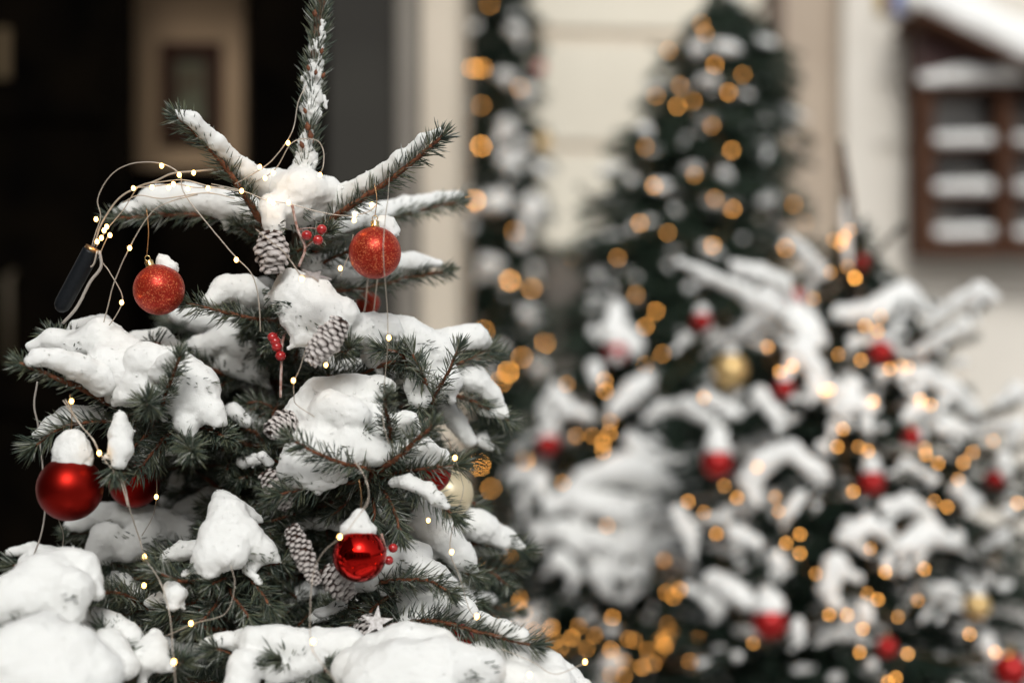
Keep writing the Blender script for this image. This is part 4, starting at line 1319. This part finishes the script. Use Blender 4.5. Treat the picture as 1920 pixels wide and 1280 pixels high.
right.snows(dd=-0.04, k=0.80, fing=1.0, spec="1272,490,13,3.06 1330,520,17,3.08 1400,555,22,3.12 1450,580,30,3.15;1375,500,16,3.2 1420,512,24,3.2 1468,532,22,3.2;1482,450,13,3.2 1512,478,19,3.22 1540,515,20,3.25;1440,585,36 1490,600,40 1530,640,30;1480,560,26 1440,545,20;1350,645,22 1400,635,26 1440,620,24;1283,638,18;1330,620,14;1500,660,36 1530,700,26 1532,745,14;1575,590,26 1620,590,26 1655,572,32 1700,555,34 1738,590,18;1600,640,14;1655,612,17;"
            "1750,600,20,3.12 1790,572,20,3.1 1835,545,24,3.08 1862,558,15,3.08;1810,606,18,3.1 1760,640,18,3.12 1720,660,16,3.14;1830,600,12,3.1;1600,720,22 1575,765,28 1625,765,30;1690,705,20 1730,705,26 1780,735,30 1815,765,24 1832,800,12;1650,700,16;1240,770,20 1290,765,26 1330,790,20;1325,745,22 1375,775,24;1425,740,22 1455,780,20 1460,800,10;1345,815,24 1345,835,24;1400,905,30 1430,870,30 1480,845,24 1520,875,24 1545,900,14;"
            "1628,862,16 1632,878,18;1660,950,18 1700,945,26 1735,960,16;1590,1010,26 1630,985,26 1665,1000,20;1690,1030,26 1740,1005,34 1800,1020,24;1568,1060,30 1550,1105,24 1560,1130,14;1660,1045,14 1665,1070,12;1340,1090,28 1370,1110,32 1420,1140,20;1330,1130,18 1290,1100,14;1380,1000,24 1420,1020,18;1455,1045,20 1475,1070,16;1620,1140,20 1625,1160,16;1770,1100,14 1795,1112,13;1435,1110,20 1445,1128,22;1495,1170,14 1500,1205,14;"
            "1905,735,26,3.1 1870,760,16,3.1;1905,800,24,3.05 1850,805,16,3.1;1880,860,20,3.05 1890,890,14,3.05;1700,870,18 1750,900,14;1800,920,26 1830,945,20;1880,1000,20 1850,1020,16;1560,800,18;1480,960,22 1500,930,16;1290,1000,26 1270,960,18;1850,1085,14;1530,950,12;1890,960,18,3.0;1755,800,16;1540,840,16;1380,1230,14;1850,1200,16,3.1 1870,1250,26,3.1;1800,680,14;1720,760,20 1700,790,16;1590,930,12", h=0.007)
right.snows("1590,500,8,3.33 1586,440,9,3.33 1581,380,5,3.33", h=0.006)

o_ = lights("amber lights down the tall slim fir beside the door pier",
            "918,8,c 860,14,c 885,128,b 905,128,b 895,129,b 975,165,c 902,198,c 866,251,b 902,274,a 872,318,b 862,345,c 891,376,a 965,433,c 956,526,a 997,541,b 907,620,b 1023,641,a 979,670,b 953,697,a 938,716,b 1000,812,b 984,831,b 984,862,a 1021,868,c 955,905,b 921,916,b 899,871,a 862,862,b 873,925,b 967,995,c 890,1048,b 1076,484,c 872,20,c",
            lambda x, y: min(column.front(x, y), 5.7), 0.0058)
lights("amber lights wound round the large dark conical fir",
       "1315,45,c 1322,62,c 1340,122,b 1393,140,c 1366,173,b 1270,199,b 1300,190,c 1253,95,c 1275,160,c 1210,275,c 1372,282,b 1226,348,b 1302,328,c 1374,392,b 1200,418,b 1252,436,c 1340,372,c 1336,460,b 1335,236,c 1158,483,c 1192,552,c 1230,583,b 1210,612,b 1242,663,c 1210,685,b 1217,750,c 1165,600,b 1488,383,c 1511,415,c 1473,465,b 1230,180,c",
       conic.front, 0.0044)
lights("amber lights on the snow heaped fir in the middle",
       "1168,598,c 1062,720,c 1133,713,b 1135,733,b 1083,985,b 1143,812,b 1130,830,b 1131,845,b 1080,817,c 1111,817,c 1138,985,c 1055,905,c 1145,790,c 1262,940,c 1250,1110,c 1275,1105,b 1262,1118,b 1245,1050,c",
       mid.front, 0.0038)
lights("cluster of golden lights low between the front fir and the middle fir",
       "975,1122,c 972,1135,b 983,1148,c 950,1148,b 925,1160,c 1000,1182,c 1034,1176,b 1085,1173,c 1072,1195,b 1068,1216,c 1050,1215,c 1040,1200,c 1148,1157,b 1150,1181,c 1145,1217,b 1178,1197,c 1190,1200,c 1145,1265,c 1171,1265,c 1204,1250,b 1226,1243,c 1235,1225,c 1214,1218,c 1247,1210,b 1244,1190,c 1253,1195,c 1252,1170,c 1238,1182,c 1260,1182,b 1303,1200,c 1310,1195,c 1293,1240,b 1313,1240,c 955,1040,c 1100,1215,c 1170,1240,c 1243,1202,c 1250,1180,c 1235,1197,c 1115,1190,c",
       lambda x, y: mid.front(x, y) + 0.05, 0.0037)
lights("amber lights scattered over the broad fir at right",
       "1563,450,c 1582,445,b 1593,432,c 1577,458,b 1589,500,c 1603,521,a 1557,510,c 1523,530,c 1495,560,b 1525,560,c 1622,611,b 1652,593,c 1646,621,b 1782,616,b 1439,650,b 1485,686,b 1462,697,b 1572,664,c 1614,675,b 1732,667,b 1668,691,b 1690,685,c 1703,688,c 1556,730,b 1546,732,b 1638,752,b 1726,749,b 1745,759,b 1320,745,b 1580,804,b 1570,837,b 1628,845,b 1610,837,c 1736,852,b 1759,868,b 1824,847,b 1806,867,b 1735,840,c 1797,898,c 1862,826,c 1420,875,c 1358,910,c 1600,921,b 1382,933,b 1290,940,b 1320,960,c 1343,1000,b 1453,931,c 1460,958,c 1752,939,c 1776,950,b 1908,943,b 1500,1001,b 1474,1018,b 1500,1037,b 1530,1075,c 1632,1028,c 1660,1072,b 1733,1066,b 1626,1112,c 1646,1123,b 1588,1152,b 1555,1152,b 1618,1178,b 1684,1156,c 1721,1125,c 1612,1222,b 1702,1225,b 1818,1188,b 1866,1222,b 1412,1205,c 1680,1270,b 1665,1278,b 1890,1228,c",
       right.front, 0.0031)

for x, y, r, m, f, cap_, lab in (
        (1012, 128, 12, 'red_far', column, 0, "small red bauble high on the right edge of the tall slim fir"),
        (1018, 268, 16, 'gold_far', column, 0, "gold bauble on the right edge of the tall slim fir"),
        (1157, 658, 24, 'red_far', mid, "0,-22,24 0,-34,20", "red bauble under the snow cap at the top of the middle fir"),
        (1028, 832, 22, 'red_far', mid, "0,-22,17", "dark red bauble at the left edge of the middle fir"),
        (1197, 1100, 14, 'red_far', mid, 0, "small red bauble half hidden under the lowest snow of the middle fir"),
        (1614, 492, 17, 'red_far', right, 0, "small red bauble highest on the broad right fir beside its leader"),
        (1493, 557, 17, 'red_far', right, 0, "red bauble with an amber light before it, upper left of the broad right fir"),
        (1316, 602, 19, 'red_far', right, "0,-18,14", "red bauble hanging below the long snowy arm of the broad right fir"),
        (1652, 658, 23, 'red_far', right, "8,-24,20 12,-34,16", "red bauble under a thick slanting snow cap on the broad right fir"),
        (1470, 728, 19, 'red_far', right, "0,-18,13", "red bauble in the gap right of the gold bauble"),
        (1370, 695, 34, 'gold_far', right, "0,-34,14", "large gold bauble at the left of the broad right fir"),
        (1345, 866, 30, 'red_far', right, "0,-30,26 0,-42,20", "large snow capped red bauble at the left of the broad right fir"),
        (1708, 818, 19, 'red_far', right, 0, "bare red bauble right of centre on the broad right fir"),
        (1635, 903, 24, 'red_far', right, "0,-26,18 0,-38,14", "bright red snow capped bauble in the middle of the broad right fir"),
        (1865, 900, 22, 'red_far', right, "0,-20,14", "dark red bauble near the right border beside a long snowy twig"),
        (1443, 1165, 33, 'red_far', right, "0,-30,28", "big red bauble under a flat snow cap low on the broad right fir"),
        (1663, 1212, 20, 'red_far', right, 0, "faded red bauble low on the broad right fir above the dark ground"),
        (1895, 1255, 32, 'red_far', right, 0, "dark red bauble in the bottom right corner"),
        (1832, 1135, 25, 'gold_far', right, "0,-24,14", "tilted gold bauble low at the right of the broad right fir")):
    bauble(x, y, f.front(x, y) - 0.06, r, m, lab, cap_ or None, True, 20, "baubles on the firs behind", far=True)


# ------------------------------------------------------------------ ornaments on the front fir
bauble(703, 474, 1.53, 49, 'glitter', "orange red glitter bauble hanging at the upper right of the front fir", "14,-50,20 30,-40,17;24,-56,12", up=62, tilt=0.0, dz=0.018)
bauble(298, 543, 1.56, 47.5, 'glitter', "red glitter bauble with a pointed snow cap below the upper left arm", "2,-60,8 8,-52,14 15,-40,21", up=90, tilt=-0.35, dz=0.004)
bauble(131, 915, 1.49, 61, 'red_matte', "large matte red bauble under a tall snow cap at the left of the front fir", "4,-84,24 4,-72,33 6,-54,37", up=90)
bauble(252, 905, 1.68, 47, 'red_matte', "matte dark red bauble behind needles, right of the large matte one", "0,-40,16", up=60)
bauble(674, 1040, 1.475, 51, 'red_shiny', "shiny mirror red bauble under a snow cap on the front fir", "0,-78,9 -1,-66,17 -2,-52,30;-18,-46,18 12,-44,20", up=70)
bauble(806, 885, 1.60, 40, 'red_matte', "red bauble half hidden by needles at the right of the front fir", None, up=40)
bauble(842, 925, 1.72, 46, 'cream', "cream white bauble behind the twig at the right edge of the front fir", None, up=40)
bauble(852, 1200, 1.535, 36, 'red_matte', "red bauble below the long snowy twig at the lower right of the front fir", None, up=30)
bauble(690, 568, 1.80, 22, 'glitter', "small red glitter bauble peeping out behind the star's snow mound", None, up=30)

cone(510, 472, 1.54, 74, 74, 0.02, "frosted pine cone hanging at the centre of the top whorl under a stream of snow", white=0.95, n=52)
cone(612, 640, 1.50, 100, 66, -0.65, "whitened pine cone lying below the star against the snow mound", white=1.0, n=80)
cone(528, 797, 1.52, 62, 60, -0.9, "small frosted pine cone at the left end of the middle snow mound", yaw=0.7, white=0.95)
cone(518, 918, 1.52, 80, 56, 0.55, "frosted pine cone left below the middle snow mound", white=0.9)
cone(570, 1042, 1.485, 122, 50, 0.42, "long slender frosted pine cone left of the shiny red bauble", white=0.9, n=110)
cone(632, 1092, 1.52, 74, 62, 0.75, "frosted pine cone below left of the shiny red bauble", white=0.85)
cone(690, 1186, 1.52, 66, 62, 0.4, "frosted pine cone behind the lower snow mound under the white star", yaw=0.6, white=0.95)

berries([(575, 441), (603, 430), (596, 450)], 1.55, [(548, 385), (558, 430), (572, 465), (560, 500)], 10, "three red berries beside the pine cone in the top whorl")
berries([(511, 632), (519, 650), (526, 667), (516, 640)], 1.56, [(545, 600), (530, 640), (527, 700), (526, 745)], 10, "red berries in the dark gap left of the star's snow mound")
berries([(737, 1027), (729, 1050)], 1.50, [(715, 1000), (722, 1030), (718, 1060)], 9, "two dark red berries right of the shiny red bauble")
star(590, 517, 1.475, 32, 'silver_wood', "grey silvered star standing edge on in the upper snow mound", (0.25, -0.35, 0.95), (1, 0.1, -0.1))
star(706, 1166, 1.49, 32, 'white_wood', "white frosted star stuck in the lower snow below the shiny bauble", (0.15, -0.9, 0.35), (0.1, 0.2, 1))

# ---- the fairy lights of the front fir
fl = empty("fairy_lights", P(175, 465, 1.55), "fine wire fairy lights with a black battery stick draped over the front fir", "fairy lights")


def wire(pts, d=1.55, r=0.00062, m='wire'):
    q = []
    for w in pts.split():
        a = [float(t) for t in w.split(',')]
        q.append(P(a[0], a[1], a[2] if len(a) > 2 else d))
    q = catmull(q, 0.004)
    q = q + np.cumsum(rng.normal(size=q.shape) * 0.00012, 0) * 0.6
    mb = MB()
    add_tube(mb, q, r, 6)
    return mb.build("wire", M[m], fl, True)


mb = MB()
a, b = P(172, 470, 1.55), P(110, 584, 1.55)
u_ = norm(b - a)
ln = np.linalg.norm(b - a)
add_tube(mb, [a + u_ * ln * t for t in (0, .01, .04, .86, .93, .985, 1.0)], np.array([.0085, .0098, .0098, .0092, .0080, .0045, .002]), 24)
mb.build("battery_stick", M['black_plastic'], fl, True)
mb = MB()
add_tube(mb, [a - u_ * 0.004, a + u_ * 0.002], 0.0085, 20)
mb.build("stick_collar", M['copper'], fl, True)
wire("172,462 178,440 188,405 183,372 205,330 240,308 285,304 320,314 337,330 340,352 352,375 372,400 405,440 440,480 468,508 480,540 485,580 486,620", 1.53)
wire("176,462 190,420 220,375 255,352 290,340 320,326 350,322 400,318", 1.57, 0.0012)
wire("180,464 200,432 235,390 262,350 300,342 345,338 395,350 455,360", 1.56)
wire("370,365,1.56 320,378 283,400 243,465 215,530 203,575 196,604", 1.53)
wire("186,470,1.54 189,500 168,530 145,575 118,606", 1.54, 0.0018, 'cable')
wire("203,440 188,480 205,508 226,545 229,568 215,595 204,610", 1.55)
wire("182,470 176,495 170,500", 1.54, 0.0011)
wire("730,330,1.56 728,372 724,400 721,430,1.47 720,480,1.465 727,580,1.49 728,640,1.50 722,720,1.52 720,790,1.46 731,832,1.46", 1.5, 0.00045)
wire("662,440,1.52 655,475 645,500 638,520", 1.53)
wire("708,515,1.66 704,560 698,600", 1.66)
wire("690,515,1.68 686,560 680,600", 1.68)
wire("577,640,1.50 562,690 551,715 551,742 556,758,1.52 590,780,1.50", 1.50, 0.0005)
wire("70,715 64,760 72,800 80,870 86,940 78,1000 60,1050", 1.60, 0.0011, 'cable')
wire("118,750,1.49 150,795,1.49 172,820 188,850 216,885 232,905 243,950,1.47 262,1010,1.50 272,1045 300,1090,1.46 318,1150,1.45 325,1235,1.41 330,1290,1.41", 1.48)
wire("122,748,1.49 152,796,1.49 175,822 190,852 219,888 229,908 240,948,1.47", 1.48)
wire("292,870,1.60 293,930 285,970 265,1005", 1.60, 0.00045)
wire("433,1060 440,1100 422,1150 365,1168 310,1192", 1.46, 0.0005)
wire("665,865,1.47 686,900 690,940 672,965 645,1000,1.43 605,1035 586,1085,1.45 583,1200,1.40 606,1245,1.38 640,1285,1.37", 1.44, 0.0005)
wire("670,868,1.47 689,905 690,935 676,960", 1.45, 0.00045)
wire("853,858,1.48 866,900 868,925 850,985,1.5 845,1035 862,1080 880,1140 893,1155", 1.50, 0.0005)
wire("110,975,1.53 118,1000 116,1030", 1.53, 0.00045)
wire("396,345 455,358 500,376 540,382 600,398 650,405 690,398 705,385", 1.545, 0.0005)
wire("440,345 487,318 515,295 540,262 552,235 560,190,1.60 575,160,1.61", 1.57)
wire("450,352 512,322 548,268,1.58 590,262,1.595 606,280,1.60 607,310 600,330", 1.59)
wire("480,430,1.52 505,450 530,470,1.49 550,495 566,520,1.47", 1.50, 0.0008)
wire("820,800,1.5 860,855 880,905", 1.6, 0.00045)
wire("940,1215,1.46 1000,1240,1.46 1040,1262,1.45 1098,1240,1.45", 1.46, 0.00045)
wire("250,352 285,350 330,345 370,352 420,352", 1.555)
wire("230,380 260,366 300,372 340,368 390,362 440,372", 1.555, 0.0006)
_b = [(180, 411, 1.55), (303, 311, 1.53), (336, 328, 1.53), (250, 353, 1.555), (285, 351, 1.55), (325, 345, 1.55), (316, 352, 1.55), (352, 354, 1.55), (390, 353, 1.55), (363, 324, 1.56), (453, 358, 1.54), (243, 465, 1.53),
      (228, 567, 1.54), (443, 487, 1.52), (206, 441, 1.54), (195, 432, 1.54), (190, 446, 1.54), (182, 453, 1.54), (200, 425, 1.54), (540, 268, 1.57), (487, 313, 1.56), (512, 324, 1.56), (497, 334, 1.56), (600, 328, 1.565),
      (505, 376, 1.545), (512, 381, 1.545), (541, 380, 1.535), (665, 402, 1.52), (664, 413, 1.52), (697, 384, 1.54), (638, 503, 1.54), (566, 523, 1.465), (470, 657, 1.72), (729, 633, 1.49), (134, 752, 1.48), (186, 849, 1.47),
      (293, 931, 1.59), (271, 1043, 1.49), (270, 1097, 1.49), (358, 1168, 1.455), (326, 1240, 1.40), (550, 713, 1.495), (637, 1006, 1.425), (587, 1202, 1.395), (853, 858, 1.475), (894, 1155, 1.45), (847, 1034, 1.49), (1097, 1240, 1.44),
      (993, 1265, 1.43), (611, 684, 1.52), (803, 975, 1.6)]
first = None
for x, y, d in _b:
    p = P(x, y, d - 0.003) - P(175, 465, 1.55)
    if first is None:
        t = MB()
        add_sphere(t, (0, 0, 0), 0.0023, 14, 8, 0, 1.25)
        o = first = t.build("bulb", M['bulb'], None, True)
    else:
        o = first.copy()
        C.objects.link(o)
    o.parent = fl
    o.location = Vector([float(v) for v in p])
